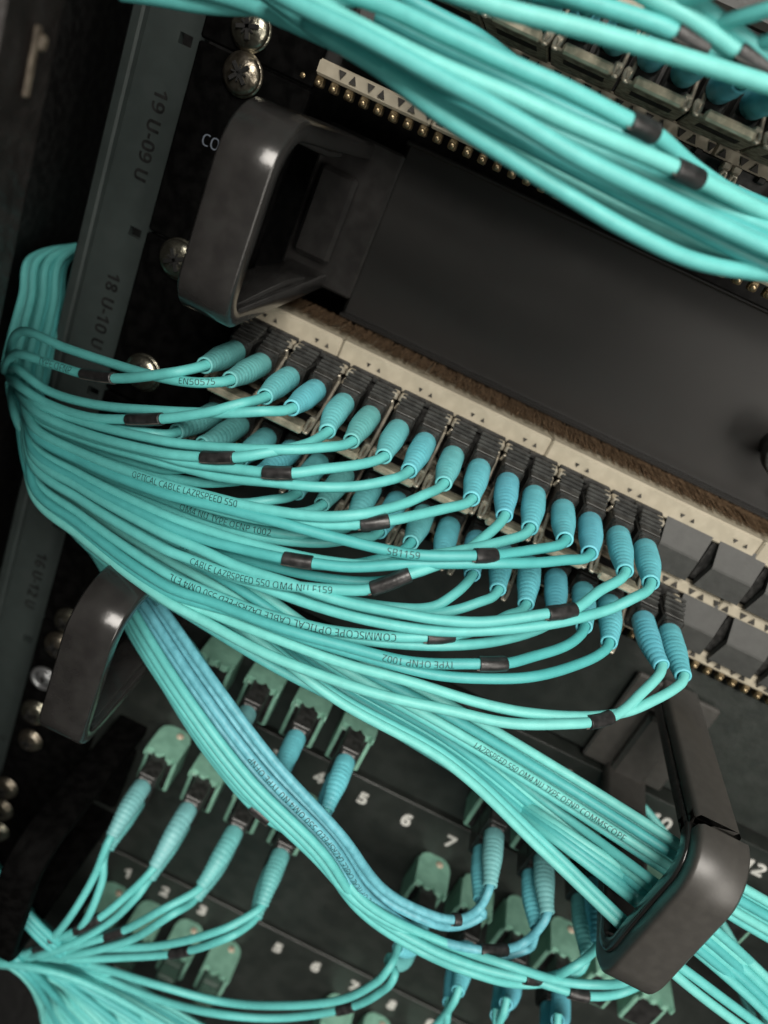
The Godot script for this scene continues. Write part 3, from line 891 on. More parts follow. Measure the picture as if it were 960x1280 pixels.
	cord("aqua duplex cord, third port pair from the left, middle panel's upper row", "patch cords of the middle panel", Vector3(-18.3, -51.2, 2), [Vector3(-21.4, -51.2, 12), Vector3(-19.9, -52.2, 29.5), Vector3(-0.2, -0.3, 0.9), Vector3(-15.2, -51.2, 12), Vector3(-14.9, -51.8, 29.5), Vector3(-0.3, -0.2, 0.9)], [[-19.5,-51.7,28.1, -20.4,-52.9,31.5, -22.1,-54.2,35.7, -27.2,-57,40.1, -32.3,-60.3,41.1, -38.2,-63.5,40.2, -46.8,-67.4,38.6, -67.4,-75.7,29.7, -81.8,-78.9,23.9, -96.8,-80.5,8.3, -100.4,-74.6,2.5, -104.1,-66.9,-4.2, -108.1,-59,-10.9, -102.4,-54,-24.9, -99.1,-55,-44.9], [-14.4,-51.5,28.1, -15.6,-52.3,31.5, -17.9,-52.8,34.9, -23.4,-54.9,38.7, -30.8,-58.2,39.6, -39.9,-62.7,37.9, -48.1,-66.1,36.4, -69,-74.7,27.5, -83.3,-78.3,21.9, -98.3,-82,4.9, -101.9,-76,-1, -105.7,-68.1,-7.7, -109.7,-60,-14.6, -104.4,-55,-28.6, -101.3,-56,-48.6]], [[0, Vector3(-38.2, -63.5, 40.2), Vector3(-32.3, -60.3, 41.1)]], false, "boot_aqua", "boot_teal", [], "cable_aqua")
	cord("aqua duplex cord, fourth port pair from the left, middle panel's upper row", "patch cords of the middle panel", Vector3(-5.4, -51.2, 2), [Vector3(-8.5, -51.2, 12), Vector3(-8, -51.8, 29.5), Vector3(-0.3, -0.3, 0.9), Vector3(-2.2, -51.2, 12), Vector3(-2.4, -52.2, 29.5), Vector3(-0.3, -0.3, 0.9)], [[-7.5,-51.4,28.1, -8.8,-52.3,31.5, -12.2,-53.6,36.1, -16.9,-55.4,39.9, -21,-57.5,42.2, -25.9,-59.9,42, -33.5,-63.3,40.4, -41.5,-66.7,38.9, -47.1,-68.4,37.6, -67.7,-76.6,28.8, -82.2,-79.8,23, -96.6,-80.9,6.7, -100.2,-75,0.9, -104,-67.2,-5.8, -108,-59.1,-12.6, -103.1,-54.1,-26.6, -100.1,-55.1,-46.6], [-2,-51.8,28.1, -3,-52.7,31.5, -4.5,-53.2,34.6, -9,-55.6,38.1, -15.8,-58.1,41.4, -24.1,-61.3,41.5, -33.3,-65.7,39.7, -41.3,-68.4,37.9, -46.8,-70.2,36.8, -67.9,-78.3,27.8, -82.6,-81.3,21.9, -97.2,-81.7,4.7, -100.8,-75.8,-1.1, -104.6,-67.9,-7.9, -108.8,-59.6,-14.8, -104.1,-54.6,-28.8, -101.3,-55.6,-48.8]], [[0, Vector3(-26.3, -60, 41.9), Vector3(-21, -57.5, 42.2)]], false, "boot_aqua", "boot_cyan", [], "cable_aqua")
	cord("aqua duplex cord, fifth port pair from the left, middle panel's upper row", "patch cords of the middle panel", Vector3(7.5, -51.2, 2), [Vector3(4.4, -51.2, 12), Vector3(4.7, -51.5, 29.5), Vector3(-0.2, -0.3, 0.9), Vector3(10.6, -51.2, 12), Vector3(10.8, -51.8, 29.5), Vector3(-0.3, -0.3, 0.9)], [[5,-51,28.1, 4.1,-52.1,31.5, 2.4,-52.7,35.2, -0.9,-54.8,40.1, -6.4,-57.1,46, -12.8,-60.4,47.3, -23.5,-64.6,46.6, -33.3,-68.1,44.3, -44,-71.5,41.8, -64.9,-78.6,32.5, -79.5,-81.1,26.5, -95.7,-80.8,6.2, -99.3,-74.9,0.4, -103.1,-67.1,-6.3, -107.3,-58.9,-13.2, -103,-53.9,-27.2, -100.3,-54.9,-47.2], [11.2,-51.4,28.1, 10.1,-52.3,31.5, 7.3,-53.1,35.4, 2.5,-55,40.6, -1.6,-56.6,44.6, -5.7,-59,45.8, -13.8,-63.1,46.5, -22,-66.6,46.1, -32.7,-70.5,43.7, -43.6,-73.3,41.1, -65.1,-80.3,31.5, -79.9,-82.6,25.4, -93.9,-79.6,8.3, -97.5,-73.8,2.5, -101.3,-66.1,-4.2, -105.5,-58,-11, -101.5,-53,-25, -99,-54,-45]], [[1, Vector3(-5.7, -59, 45.8), Vector3(-1.2, -56.5, 44.2)]], false, "boot_aqua", "boot_cyan", [[0, "OPTICAL CABLE LAZRSPEED 550", Vector3(-27.1, -66.6, 45.4), true, 1.3]], "cable_aqua")
	cord("aqua duplex cord, sixth port pair from the left, middle panel's upper row", "patch cords of the middle panel", Vector3(20.4, -51.2, 2), [Vector3(17.3, -51.2, 12), Vector3(17.9, -52, 29.5), Vector3(-0.1, -0.4, 0.9), Vector3(23.5, -51.2, 12), Vector3(23.3, -52, 29.5), Vector3(-0.3, -0.3, 0.9)], [[18.1,-51.4,28.1, 17.6,-52.7,31.5, 15.7,-54.8,36.3, 12.9,-57.6,41.4, 9.4,-59.8,45.9, 5.9,-62.3,48.4, 0.9,-67.4,50.2, -3.8,-70,50.6, -14.2,-74.3,51.1, -23.4,-78.2,49.1, -31.4,-80.4,47.1, -38.7,-82.1,45.4, -61.2,-87.1,35, -76.7,-88.2,28.3, -94.8,-80.6,5.7, -98.4,-74.8,-0.1, -102.3,-67,-6.8, -106.6,-58.7,-13.7, -102.9,-53.7,-27.7, -100.6,-54.7,-47.7], [23.7,-51.6,28.1, 22.7,-52.7,31.5, 19.9,-53.8,35.2, 15.6,-55.8,38.9, 10.6,-57.7,43.2, 4.7,-60.8,46, -0.1,-64.3,47.2, -9.8,-68.2,47.6, -21.5,-71.8,46.5, -31.6,-75,44.1, -42.2,-77.7,41.6, -64,-83.7,31.8, -79.3,-85.5,25.4, -94.2,-80.5,5.6, -97.9,-74.7,-0.2, -101.7,-66.9,-6.9, -106.1,-58.5,-13.8, -102.8,-53.5,-27.8, -100.7,-54.5,-47.8]], [[0, Vector3(0.7, -67.5, 50.2), Vector3(6.1, -62.1, 48.3)]], false, "boot_blue", "boot_cyan", [[0, "CABLE LAZRSPEED 550 OM4 NU E159", Vector3(-4.6, -71, 50.2), true, 1.3]], "cable_aqua")
	cord("aqua duplex cord, seventh port pair from the left, middle panel's upper row", "patch cords of the middle panel", Vector3(33.3, -51.2, 2), [Vector3(30.2, -51.2, 12), Vector3(30.2, -51, 29.5), Vector3(-0.3, -0.3, 0.9), Vector3(36.5, -51.2, 12), Vector3(35.6, -51.3, 29.5), Vector3(-0.4, -0.2, 0.9)], [[30.7,-50.6,28.1, 29.5,-51.5,31.5, 25.1,-52.7,36.1, 18.2,-54.5,42.5, 14.7,-55.2,45.1, 4.6,-58.8,48.2, -8.7,-62.3,48.4, -20.1,-65,47.8, -31.6,-69,45.1, -42.9,-72.9,42.7, -64.2,-79.9,33.1, -78.9,-82.2,27, -93,-79.8,6.6, -96.7,-74.1,0.8, -100.6,-66.4,-5.9, -105,-58,-12.8, -102,-53,-26.8, -100,-54,-46.8], [36.2,-51,28.1, 34.9,-51.8,31.5, 30.9,-52.5,35.1, 25.8,-54,38.8, 19.1,-55.5,43.1, 5.5,-60.9,47.3, -3.9,-66,48.7, -10.5,-68.6,48.9, -15.6,-70.3,49, -23.9,-73.5,47.3, -31.9,-76.3,45.5, -41.2,-78.5,43.2, -62.9,-84.3,33.3, -78.2,-85.9,26.9, -92.9,-80.1,5.7, -96.6,-74.3,-0.1, -100.5,-66.5,-6.7, -105,-58.1,-13.7, -102.3,-53.1,-27.7, -100.5,-54.1,-47.7]], [[0, Vector3(14.2, -55.4, 45.2), Vector3(18.5, -54.4, 42.2)], [1, Vector3(-15.3, -70.2, 49), Vector3(-10.8, -68.7, 48.9)]], false, "boot_cyan", "boot_blue", [[0, "SB1159", Vector3(5.4, -60, 45), true, 1.3]], "cable_deep")
	cord("aqua duplex cord, eighth port pair from the left, middle panel's upper row", "patch cords of the middle panel", Vector3(46.2, -51.2, 2), [Vector3(43.1, -51.2, 12), Vector3(43.2, -51.5, 29.5), Vector3(-0.2, -0.3, 0.9), Vector3(49.3, -51.2, 12), Vector3(48.5, -51.3, 29.5), Vector3(-0.2, -0.3, 0.9)], [[43.6,-51.1,28.1, 42.7,-52.3,31.5, 39.3,-54.6,35.8, 35.8,-58.1,40.6, 31.1,-59.6,44.2, 21.5,-64.6,48, 13.7,-67.2,50, 6.9,-68.7,51.3, -2.5,-71.5,51.3, -12.7,-73.3,50.9, -22.7,-76.2,48.8, -30.9,-77.8,46.6, -40.1,-79.7,44.3, -62.3,-85.1,34.1, -77.6,-86.5,27.5, -91.8,-79.4,6.7, -95.4,-73.7,1, -99.3,-66,-5.7, -103.8,-57.5,-12.7, -101.5,-52.5,-26.7, -99.9,-53.5,-46.7], [48.8,-50.9,28.1, 48.1,-52,31.5, 45.8,-53.4,34.5, 41.7,-57.1,37.4, 32.4,-61.6,43.8, 22.7,-66.5,47.1, 14.4,-69.8,49.4, 4.1,-72.7,50.8, -5.9,-75.2,50.6, -18.2,-77.8,49.1, -28.2,-80.6,46.7, -39,-82.8,44, -61.9,-87.8,33.5, -77.5,-88.8,26.9, -92.7,-80.5,4, -96.3,-74.7,-1.7, -100.3,-66.9,-8.4, -104.9,-58.2,-15.5, -103,-53.2,-29.5, -101.5,-54.2,-49.5]], [[0, Vector3(30.7, -59.9, 44.4), Vector3(35.6, -58.2, 40.8)]], false, "boot_cyan", "boot_cyan", [], "cable_aqua")
	cord("aqua duplex cord, first port pair from the left, middle panel's lower row", "patch cords of the middle panel", Vector3(-44.1, -66.1, 2), [Vector3(-47.2, -66.1, 12), Vector3(-48.2, -66.3, 29.5), Vector3(-0.4, -0.2, 0.9), Vector3(-41, -66.1, 12), Vector3(-42.4, -66.4, 29.5), Vector3(-0.3, -0.2, 0.9)], [[-47.6,-66.1,28.2, -49.1,-66.7,31.5, -52.2,-67.4,33.2, -58.7,-70.7,30.6, -70.5,-76.7,23.3, -81.4,-79.5,18.8, -90.5,-79.7,15.3, -99.8,-82.6,4.7, -103.5,-76.5,-1.2, -107.2,-68.5,-8, -111.1,-60.5,-14.7, -105,-55.5,-28.7, -101.5,-56.5,-48.7], [-41.9,-66.1,28.1, -43.1,-66.9,31.5, -44.9,-67.4,33.6, -48.8,-69.7,33.4, -71.2,-79.3,22.1, -86.2,-82.6,16.4, -97.8,-82.2,3.8, -101.4,-76.2,-2.1, -105.3,-68.2,-8.8, -109.4,-60,-15.7, -104.7,-55,-29.7, -101.9,-56,-49.7]], [], false, "boot_teal", "boot_teal", [], "cable_aqua")
	cord("aqua duplex cord, second port pair from the left, middle panel's lower row", "patch cords of the middle panel", Vector3(-31.2, -66.1, 2), [Vector3(-34.3, -66.1, 12), Vector3(-34, -65.7, 29.5), Vector3(-0.3, -0.2, 0.9), Vector3(-28.1, -66.1, 12), Vector3(-29.2, -66.5, 29.5), Vector3(-0.3, -0.2, 0.9)], [[-33.5,-65.4,28.1, -34.7,-66.2,31.5, -36.9,-66.9,34, -41.9,-70,34.3, -48,-73.6,33, -69.9,-81.4,23.4, -85,-84.3,17.5, -94.9,-81.1,4.3, -98.6,-75.3,-1.5, -102.5,-67.4,-8.3, -106.9,-58.9,-15.2, -103.6,-53.9,-29.2, -101.5,-54.9,-49.2], [-28.7,-66.1,28.1, -29.9,-67.1,31.5, -32.8,-68.4,34.3, -38.8,-71.8,34.2, -48,-75.5,31.7, -69.9,-83.2,22.5, -85.3,-85.8,16.6, -93.3,-81.1,2.6, -97,-75.3,-3.2, -101,-67.4,-9.9, -105.6,-58.6,-17, -103.8,-53.6,-31, -102.4,-54.6,-51]], [], false, "boot_aqua", "boot_cyan", [], "cable_aqua")
	cord("aqua duplex cord, third port pair from the left, middle panel's lower row", "patch cords of the middle panel", Vector3(-18.3, -66.1, 2), [Vector3(-21.4, -66.1, 12), Vector3(-20.9, -67, 29.5), Vector3(-0.3, -0.2, 0.9), Vector3(-15.2, -66.1, 12), Vector3(-15.3, -66.8, 29.5), Vector3(-0.3, -0.3, 0.9)], [[-20.4,-66.7,28.1, -21.7,-67.5,31.5, -24.1,-68.1,34.5, -29,-70.9,35.9, -36.2,-73.7,35, -46.5,-77,32.9, -69.1,-84.2,23.4, -84.6,-86.6,17.4, -100.6,-83.7,1.7, -104.3,-77.6,-4.2, -108.1,-69.5,-11, -112.1,-61.2,-17.9, -106.6,-56.2,-31.9, -103.3,-57.2,-51.9], [-14.8,-66.4,28.1, -16,-67.3,31.5, -18,-68,34.4, -24.1,-70.6,36, -33.9,-75,34.6, -47,-79.1,31.9, -69.2,-85.9,22.6, -84.9,-88.1,16.4, -97.2,-82.3,3, -100.9,-76.3,-2.9, -104.8,-68.3,-9.7, -109,-59.9,-16.6, -104.9,-54.9,-30.6, -102.4,-55.9,-50.6]], [], false, "boot_aqua", "boot_teal", [], "cable_aqua")
	cord("aqua duplex cord, fourth port pair from the left, middle panel's lower row", "patch cords of the middle panel", Vector3(-5.4, -66.1, 2), [Vector3(-8.5, -66.1, 12), Vector3(-8.1, -67.7, 29.5), Vector3(-0.3, -0.2, 0.9), Vector3(-2.2, -66.1, 12), Vector3(-2.6, -66.7, 29.5), Vector3(-0.3, -0.2, 0.9)], [[-7.6,-67.3,28.1, -8.8,-68.2,31.5, -11.4,-68.7,35.2, -18,-70.7,39.7, -28.8,-74,39.3, -44.8,-78,35.7, -67.2,-85,26.1, -82.7,-87,19.9, -95.5,-82.2,1.5, -99.2,-76.2,-4.3, -103.2,-68.2,-11.1, -107.7,-59.5,-18.2, -105,-54.5,-32.2, -103.1,-55.5,-52.2], [-2.2,-66.4,28.1, -3.3,-67.2,31.5, -5.3,-67.2,34.4, -11.9,-70,38.5, -23.7,-74.3,39.6, -33.2,-77.6,37.6, -45.1,-80.4,34.8, -67.4,-86.6,25.2, -83.1,-88.5,18.9, -91.7,-80.2,3.7, -95.3,-74.5,-2, -99.3,-66.7,-8.7, -104.1,-57.9,-15.8, -102.8,-52.9,-29.8, -101.6,-53.9,-49.8]], [], false, "boot_aqua", "boot_cyan", [[0, "OM4 NU TYPE OFNP 1002", Vector3(-20.5, -71.5, 40.9), true, 1.3]], "cable_aqua")
	cord("aqua duplex cord, fifth port pair from the left, middle panel's lower row", "patch cords of the middle panel", Vector3(7.5, -66.1, 2), [Vector3(4.4, -66.1, 12), Vector3(4.1, -65.8, 29.5), Vector3(-0.2, -0.3, 0.9), Vector3(10.6, -66.1, 12), Vector3(11, -65.7, 29.5), Vector3(-0.2, -0.3, 0.9)], [[4.4,-65.4,28.1, 3.6,-66.5,31.5, 1.8,-67.3,35, -4.4,-70.4,39.7, -12.7,-73.5,42.1, -25.2,-77.9,40.5, -43.7,-82.4,36.2, -66.3,-88.2,26.4, -82.1,-89.8,19.9, -98.1,-82.2,4.1, -101.8,-76.2,-1.8, -105.6,-68.2,-8.5, -109.7,-60,-15.4, -104.7,-55,-29.4, -101.7,-56,-49.4], [11.3,-65.2,28.1, 10.4,-66.4,31.5, 8.1,-67.8,35.2, 1,-71.4,40, -8.7,-74.9,41.5, -21.7,-79,40.5, -31.8,-82.2,38.3, -43,-84.3,35.6, -66.3,-90.1,25.5, -82.3,-91.4,19, -96.3,-82,2.9, -99.9,-76,-3, -103.8,-68.1,-9.7, -108.2,-59.6,-16.7, -104.6,-54.6,-30.7, -102.4,-55.6,-50.7]], [], false, "boot_aqua", "boot_cyan", [], "cable_deep")
	cord("aqua duplex cord, sixth port pair from the left, middle panel's lower row", "patch cords of the middle panel", Vector3(20.4, -66.1, 2), [Vector3(17.3, -66.1, 12), Vector3(18, -66.3, 29.5), Vector3(-0.1, -0.3, 0.9), Vector3(23.5, -66.1, 12), Vector3(23.9, -66.8, 29.5), Vector3(-0.2, -0.3, 0.9)], [[18.2,-65.8,28.1, 17.6,-67,31.5, 15.9,-68.9,35.5, 13.1,-71.6,38.6, 7.1,-73.1,42.1, -2.8,-76.1,43, -15.4,-78.9,42.8, -29.4,-82.4,39.4, -42.4,-85.4,36.5, -65.7,-90.7,26.2, -81.8,-91.9,19.6, -93.3,-80.9,3.5, -97,-75.1,-2.3, -101,-67.2,-9, -105.6,-58.5,-16.1, -103.4,-53.5,-30.1, -101.9,-54.5,-50.1], [24.3,-66.4,28.1, 23.4,-67.5,31.5, 21.2,-68.3,34.5, 17.3,-71,37.1, 10,-73.9,41.2, -0.6,-77.1,42, -14.7,-80.6,41.9, -29.3,-84.3,38.6, -42.5,-87.6,35.6, -65.9,-92.3,25.3, -82.1,-93.3,18.7, -99.9,-82.9,3.8, -103.5,-76.8,-2.1, -107.3,-68.8,-8.9, -111.3,-60.7,-15.8, -105.5,-55.7,-29.8, -102,-56.7,-49.8]], [], false, "boot_blue", "boot_cyan", [[0, "LAZRSPEED 550 OM4", Vector3(-23.1, -79.4, 44.5), true, 1.3]], "cable_aqua")
	cord("aqua duplex cord, seventh port pair from the left, middle panel's lower row", "patch cords of the middle panel", Vector3(33.3, -66.1, 2), [Vector3(30.2, -66.1, 12), Vector3(30.2, -67, 29.5), Vector3(-0.3, -0.3, 0.9), Vector3(36.5, -66.1, 12), Vector3(36.2, -66, 29.5), Vector3(-0.2, -0.3, 0.9)], [[30.6,-66.6,28.1, 29.6,-67.6,31.5, 27.2,-67.9,35, 22.8,-70.2,40.8, 18,-71.1,46.1, 13.6,-72.1,48.8, 8.8,-74.1,50, -1.9,-78.5,50.5, -8.8,-80.4,50.5, -16,-82.6,49.5, -27.2,-85.6,46.8, -37,-87.5,44.4, -61,-91.6,33.4, -77.1,-92.1,26.4, -96.3,-81.2,5.5, -99.9,-75.3,-0.4, -103.8,-67.4,-7.1, -107.9,-59.2,-14, -103.5,-54.2,-28, -100.8,-55.2,-48], [36.5,-65.6,28.1, 35.8,-66.8,31.5, 33.1,-68,35.6, 27.4,-70.1,41, 20.8,-71.7,46.1, 12.2,-75,48.6, 1.9,-78.8,49.5, -8.5,-82,49.6, -19.6,-85.1,47.6, -36.3,-89.3,43.7, -61.1,-93.4,32.5, -77.4,-93.7,25.5, -93.7,-80.4,5.5, -97.3,-74.6,-0.3, -101.3,-66.8,-7, -105.7,-58.3,-13.9, -102.7,-53.3,-27.9, -100.7,-54.3,-47.9]], [[0, Vector3(13.4, -72.2, 48.8), Vector3(18, -71.1, 46.1)]], false, "boot_cyan", "boot_blue", [[0, "COMMSCOPE OPTICAL CABLE LAZRSPEED 550 OM4 ETL", Vector3(8.7, -74.1, 50.1), false, 1.4]], "cable_aqua")
	cord("aqua duplex cord, eighth port pair from the left, middle panel's lower row", "patch cords of the middle panel", Vector3(46.2, -66.1, 2), [Vector3(43.1, -66.1, 12), Vector3(42.4, -65.8, 29.5), Vector3(-0.2, -0.3, 0.9), Vector3(49.3, -66.1, 12), Vector3(48.3, -66.6, 29.5), Vector3(-0.2, -0.3, 0.9)], [[42.7,-65.3,28.1, 42.1,-66.6,31.5, 39.2,-68,36.4, 33,-69.6,43.2, 28.6,-70.5,47.7, 24.1,-71.8,49.7, 12.8,-75.8,52.7, 1.1,-78.7,53, -10.9,-81.5,52.7, -24.1,-85.3,49.4, -35.6,-88.5,46.8, -59.4,-92.3,35.7, -75.5,-92.5,28.6, -91.7,-80,4.6, -95.3,-74.3,-1.1, -99.3,-66.5,-7.8, -104,-57.8,-14.9, -102.4,-52.8,-28.9, -101.1,-53.8,-48.9], [48.6,-66.1,28.1, 47.8,-67.3,31.5, 43.5,-69.3,37, 34.5,-71.6,45.8, 25.8,-74.6,49.3, 17.5,-77.1,51.2, 5.9,-79.3,52.1, -6.2,-81.9,51.8, -18.8,-84.8,49.6, -35.4,-90.3,45.9, -59.6,-93.8,34.7, -75.9,-93.8,27.6, -97.4,-81.3,6.2, -101,-75.4,0.4, -104.8,-67.5,-6.3, -108.8,-59.5,-13.2, -103.5,-54.5,-27.2, -100.4,-55.5,-47.2]], [[0, Vector3(24.1, -71.8, 49.7), Vector3(28.6, -70.5, 47.7)]], false, "boot_cyan", "boot_cyan", [[0, "TYPE OFNP 1002", Vector3(19.3, -74.6, 50.1), false, 1.3]], "cable_deep")
	cord("aqua duplex cord, ninth port pair from the left, middle panel's lower row", "patch cords of the middle panel", Vector3(59.1, -66.1, 2), [Vector3(57.6, -66.1, 12), Vector3(59.6, -66.1, 29.5), Vector3(-0.1, -0.4, 0.9), Vector3(63.9, -66.1, 12), Vector3(64.3, -66.1, 29.5), Vector3(-0.2, -0.3, 0.9)], [[59.8,-65.6,28.1, 59.3,-66.9,31.5, 56.3,-70.1,36.7, 53.6,-73,40.8, 49.7,-74.5,44.5, 45.1,-75.5,47.6, 34.1,-79.2,51.2, 22.7,-81.2,53.2, 11.7,-83.3,54.7, 2.3,-85.3,54.4, -11.7,-87.8,53, -25.8,-90.2,49.2, -34.5,-91.5,46.9, -58.7,-94.9,35.7, -75.1,-94.7,28.4, -94.6,-80.3,6.7, -98.2,-74.5,0.9, -102,-66.7,-5.8, -106.3,-58.5,-12.7, -102.5,-53.5,-26.7, -100,-54.5,-46.7], [64.7,-65.6,28.1, 63.8,-66.9,31.5, 59.1,-70.4,36.4, 54.3,-73.1,40.3, 46.5,-74.9,45.2, 36.5,-77.4,48.4, 27.6,-79,50, 14.7,-80.2,51.8, 2.4,-82.9,51.9, -11.5,-85.3,51, -25.2,-89,47.7, -34.8,-91.4,45.4, -59.7,-95.1,34.1, -76.1,-95,26.9, -94.1,-81.3,3, -97.8,-75.4,-2.9, -101.8,-67.5,-9.6, -106.3,-58.9,-16.7, -103.9,-53.9,-30.7, -102.2,-54.9,-50.7]], [[0, Vector3(47.2, -75.1, 46.2), Vector3(51.9, -73.7, 42.5)]], false, "boot_blue", "boot_cyan", [], "cable_pale")
	# the trunk that runs down to the right through the right-hand ring
	cable("fibre_cable", "aqua trunk cable, first from the top in the upper strand at the right ring", "cables of the trunk passing through the right ring", [-105.3,-58.1,-55.3, -108.4,-57.1,-35.3, -113.6,-62.1,-21.3, -109.5,-70.6,-14.4, -105.6,-78.9,-7.5, -101.9,-85.1,-1.4, -83.3,-93,17.1, -67,-91.8,23.7, -43.2,-85.8,34.7, -22.8,-82.4,42.6, -0.4,-84.6,45.2, 24.6,-88.5,40.9, 52.9,-95.4,34.5, 80,-93.9,42, 89.6,-96.4,41, 103.9,-100.5,37, 122.7,-105.3,32, 178.6,-117.6,20], 1.0, "cable_pale", [], [])
	cable("fibre_cable", "aqua trunk cable, second from the top in the upper strand at the right ring", "cables of the trunk passing through the right ring", [-106.2,-58.2,-56.9, -109,-57.2,-36.9, -113.6,-62.2,-22.9, -109.3,-70.9,-15.9, -105.4,-79.2,-8.9, -101.6,-85.5,-2.9, -83.7,-94.4,16.1, -67.2,-93.4,22.8, -43.1,-87.6,33.9, -22.6,-84.1,41.7, -0,-86.3,44.3, 25.4,-90.4,40, 53.9,-97.4,33.7, 81.9,-96.6,40.5, 91.6,-99.1,39.5, 106.2,-103.3,35.5, 125.2,-108.2,30.5, 182,-120.8,18.5], 1.0, "cable_aqua", [], [])
	cable("fibre_cable", "aqua trunk cable, third from the top in the upper strand at the right ring", "cables of the trunk passing through the right ring", [-104.8,-57.2,-54.7, -107.3,-56.2,-34.7, -111.3,-61.2,-20.7, -106.9,-69.8,-13.7, -103,-78,-6.8, -99.3,-84.1,-0.9, -82.1,-93.8,18.5, -65.8,-92.8,25.2, -41.9,-87.3,36.4, -21.7,-83.6,44.2, 0.4,-85.6,46.7, 25.4,-89.8,42.5, 53.7,-97,36.3, 81.2,-96.2,43, 90.8,-98.8,42, 105.3,-103,38, 124.2,-108,33, 180.5,-120.8,21], 1.0, "cable_deep", [], [])
	cable("fibre_cable", "aqua trunk cable, fourth from the top in the upper strand at the right ring", "cables of the trunk passing through the right ring", [-106.4,-57.7,-57.7, -108.6,-56.7,-37.7, -112,-61.7,-23.7, -107.6,-70.6,-16.6, -103.6,-78.9,-9.7, -99.8,-85.2,-3.7, -83.2,-96,16.3, -66.5,-95.3,23.1, -42.1,-90,34.4, -21.7,-86.2,42, 0.8,-88.1,44.5, 26.5,-92.6,40.4, 55.3,-99.9,34.3, 84.1,-100.1,40, 94,-102.7,39, 108.8,-107,35, 128.2,-112.2,30, 185.8,-125.3,18], 1.0, "cable_aqua", [], [])
	cable("fibre_cable", "aqua trunk cable, fifth from the top in the upper strand at the right ring", "cables of the trunk passing through the right ring", [-105.6,-57,-56.5, -107.5,-56,-36.5, -110.3,-61,-22.5, -105.8,-69.9,-15.3, -101.7,-78.1,-8.4, -98,-84.2,-2.5, -82.2,-95.9,17.8, -65.5,-95.3,24.7, -41.2,-90.2,36.1, -21,-86.2,43.7, 1.2,-88,46.1, 26.7,-92.6,42.1, 55.4,-100.1,36, 84.1,-100.5,41.5, 93.9,-103.1,40.5, 108.7,-107.5,36.5, 128,-112.8,31.5, 185.6,-126.2,19.5], 1.0, "cable_pale", [], ["LAZRSPEED 550 OM4 NU TYPE OFNP COMMSCOPE", Vector3(32.8, -94.5, 41.1), false, 1.3])
	cable("fibre_cable", "aqua trunk cable, sixth from the top in the upper strand at the right ring", "cables of the trunk passing through the right ring", [-106.7,-57.2,-58.5, -108.3,-56.2,-38.5, -110.5,-61.2,-24.5, -105.8,-70.4,-17.3, -101.7,-78.6,-10.4, -97.9,-84.8,-4.4, -82.7,-97.6,16.4, -65.9,-97.2,23.4, -41.1,-92.4,34.9, -20.8,-88.2,42.4, 1.6,-89.9,44.8, 27.6,-94.8,40.9, 56.6,-102.5,34.8, 86.4,-103.7,39.5, 96.4,-106.4,38.5, 111.5,-110.9,34.5, 131.1,-116.3,29.5, 189.7,-130,17.5], 1.0, "cable_aqua", [], [])
	cable("fibre_cable", "aqua trunk cable, first from the top in the lower strand at the right ring", "cables of the trunk passing through the right ring", [-109.8,-60.4,-63, -112.8,-59.4,-43, -117.7,-64.4,-29, -113.4,-73.3,-21.8, -109.4,-82,-14.7, -105.6,-88.5,-8.6, -85.8,-99.5,11.3, -68.6,-98.9,18.2, -43.4,-93.8,29.5, -22.2,-90.2,37.3, 1.3,-92.4,39.9, 28,-97.1,35.8, 57.4,-107.5,31, 79.9,-102.2,46, 95,-107.5,44, 118.8,-121.8,34, 139.6,-131.8,30, 198.4,-161.6,18], 1.0, "cable_aqua", [], [])
	cable("fibre_cable", "aqua trunk cable, second from the top in the lower strand at the right ring", "cables of the trunk passing through the right ring", [-110.4,-60.4,-64.1, -113,-59.4,-44.1, -117.3,-64.4,-30.1, -112.9,-73.5,-22.9, -108.9,-82.1,-15.8, -105,-88.7,-9.6, -86,-100.6,10.7, -68.7,-100.2,17.6, -43.2,-95.3,29.1, -21.9,-91.7,36.8, 1.8,-94,39.5, 28.7,-98.8,35.5, 58.5,-109.5,30.8, 81.7,-104.9,45, 96.9,-110.3,43, 121,-124.8,33, 142.1,-134.9,29, 201.4,-165,17], 1.0, "cable_pale", [], [])
	cable("fibre_cable", "aqua trunk cable, third from the top in the lower strand at the right ring", "cables of the trunk passing through the right ring", [-110,-59.9,-63.8, -112.4,-58.9,-43.8, -116.1,-63.9,-29.8, -111.6,-73.1,-22.5, -107.5,-81.7,-15.5, -103.7,-88.2,-9.4, -85.5,-100.8,11.4, -68.1,-100.5,18.3, -42.7,-95.8,29.9, -21.4,-92.3,37.6, 2.2,-94.6,40.3, 29.3,-99.7,36.5, 59.1,-110.6,31.8, 82.4,-106.3,45.5, 97.7,-111.7,43.5, 121.9,-126.4,33.5, 143.1,-136.6,29.5, 202.5,-166.7,17.5], 1.0, "cable_deep", [], [])
	cable("fibre_cable", "aqua trunk cable, fourth from the top in the lower strand at the right ring", "cables of the trunk passing through the right ring", [-110.6,-59.9,-64.9, -112.6,-58.9,-44.9, -115.7,-63.9,-30.9, -111.1,-73.2,-23.6, -106.9,-81.8,-16.5, -103.1,-88.3,-10.4, -85.6,-101.9,10.8, -68.2,-101.8,17.8, -42.5,-97.3,29.4, -21,-93.7,37.2, 2.8,-96.2,39.9, 30.1,-101.5,36.1, 60.1,-112.6,31.6, 84.2,-109,44.5, 99.7,-114.5,42.5, 124.2,-129.4,32.5, 145.7,-139.9,28.5, 205.6,-170.2,16.5], 1.0, "cable_aqua", [], [])
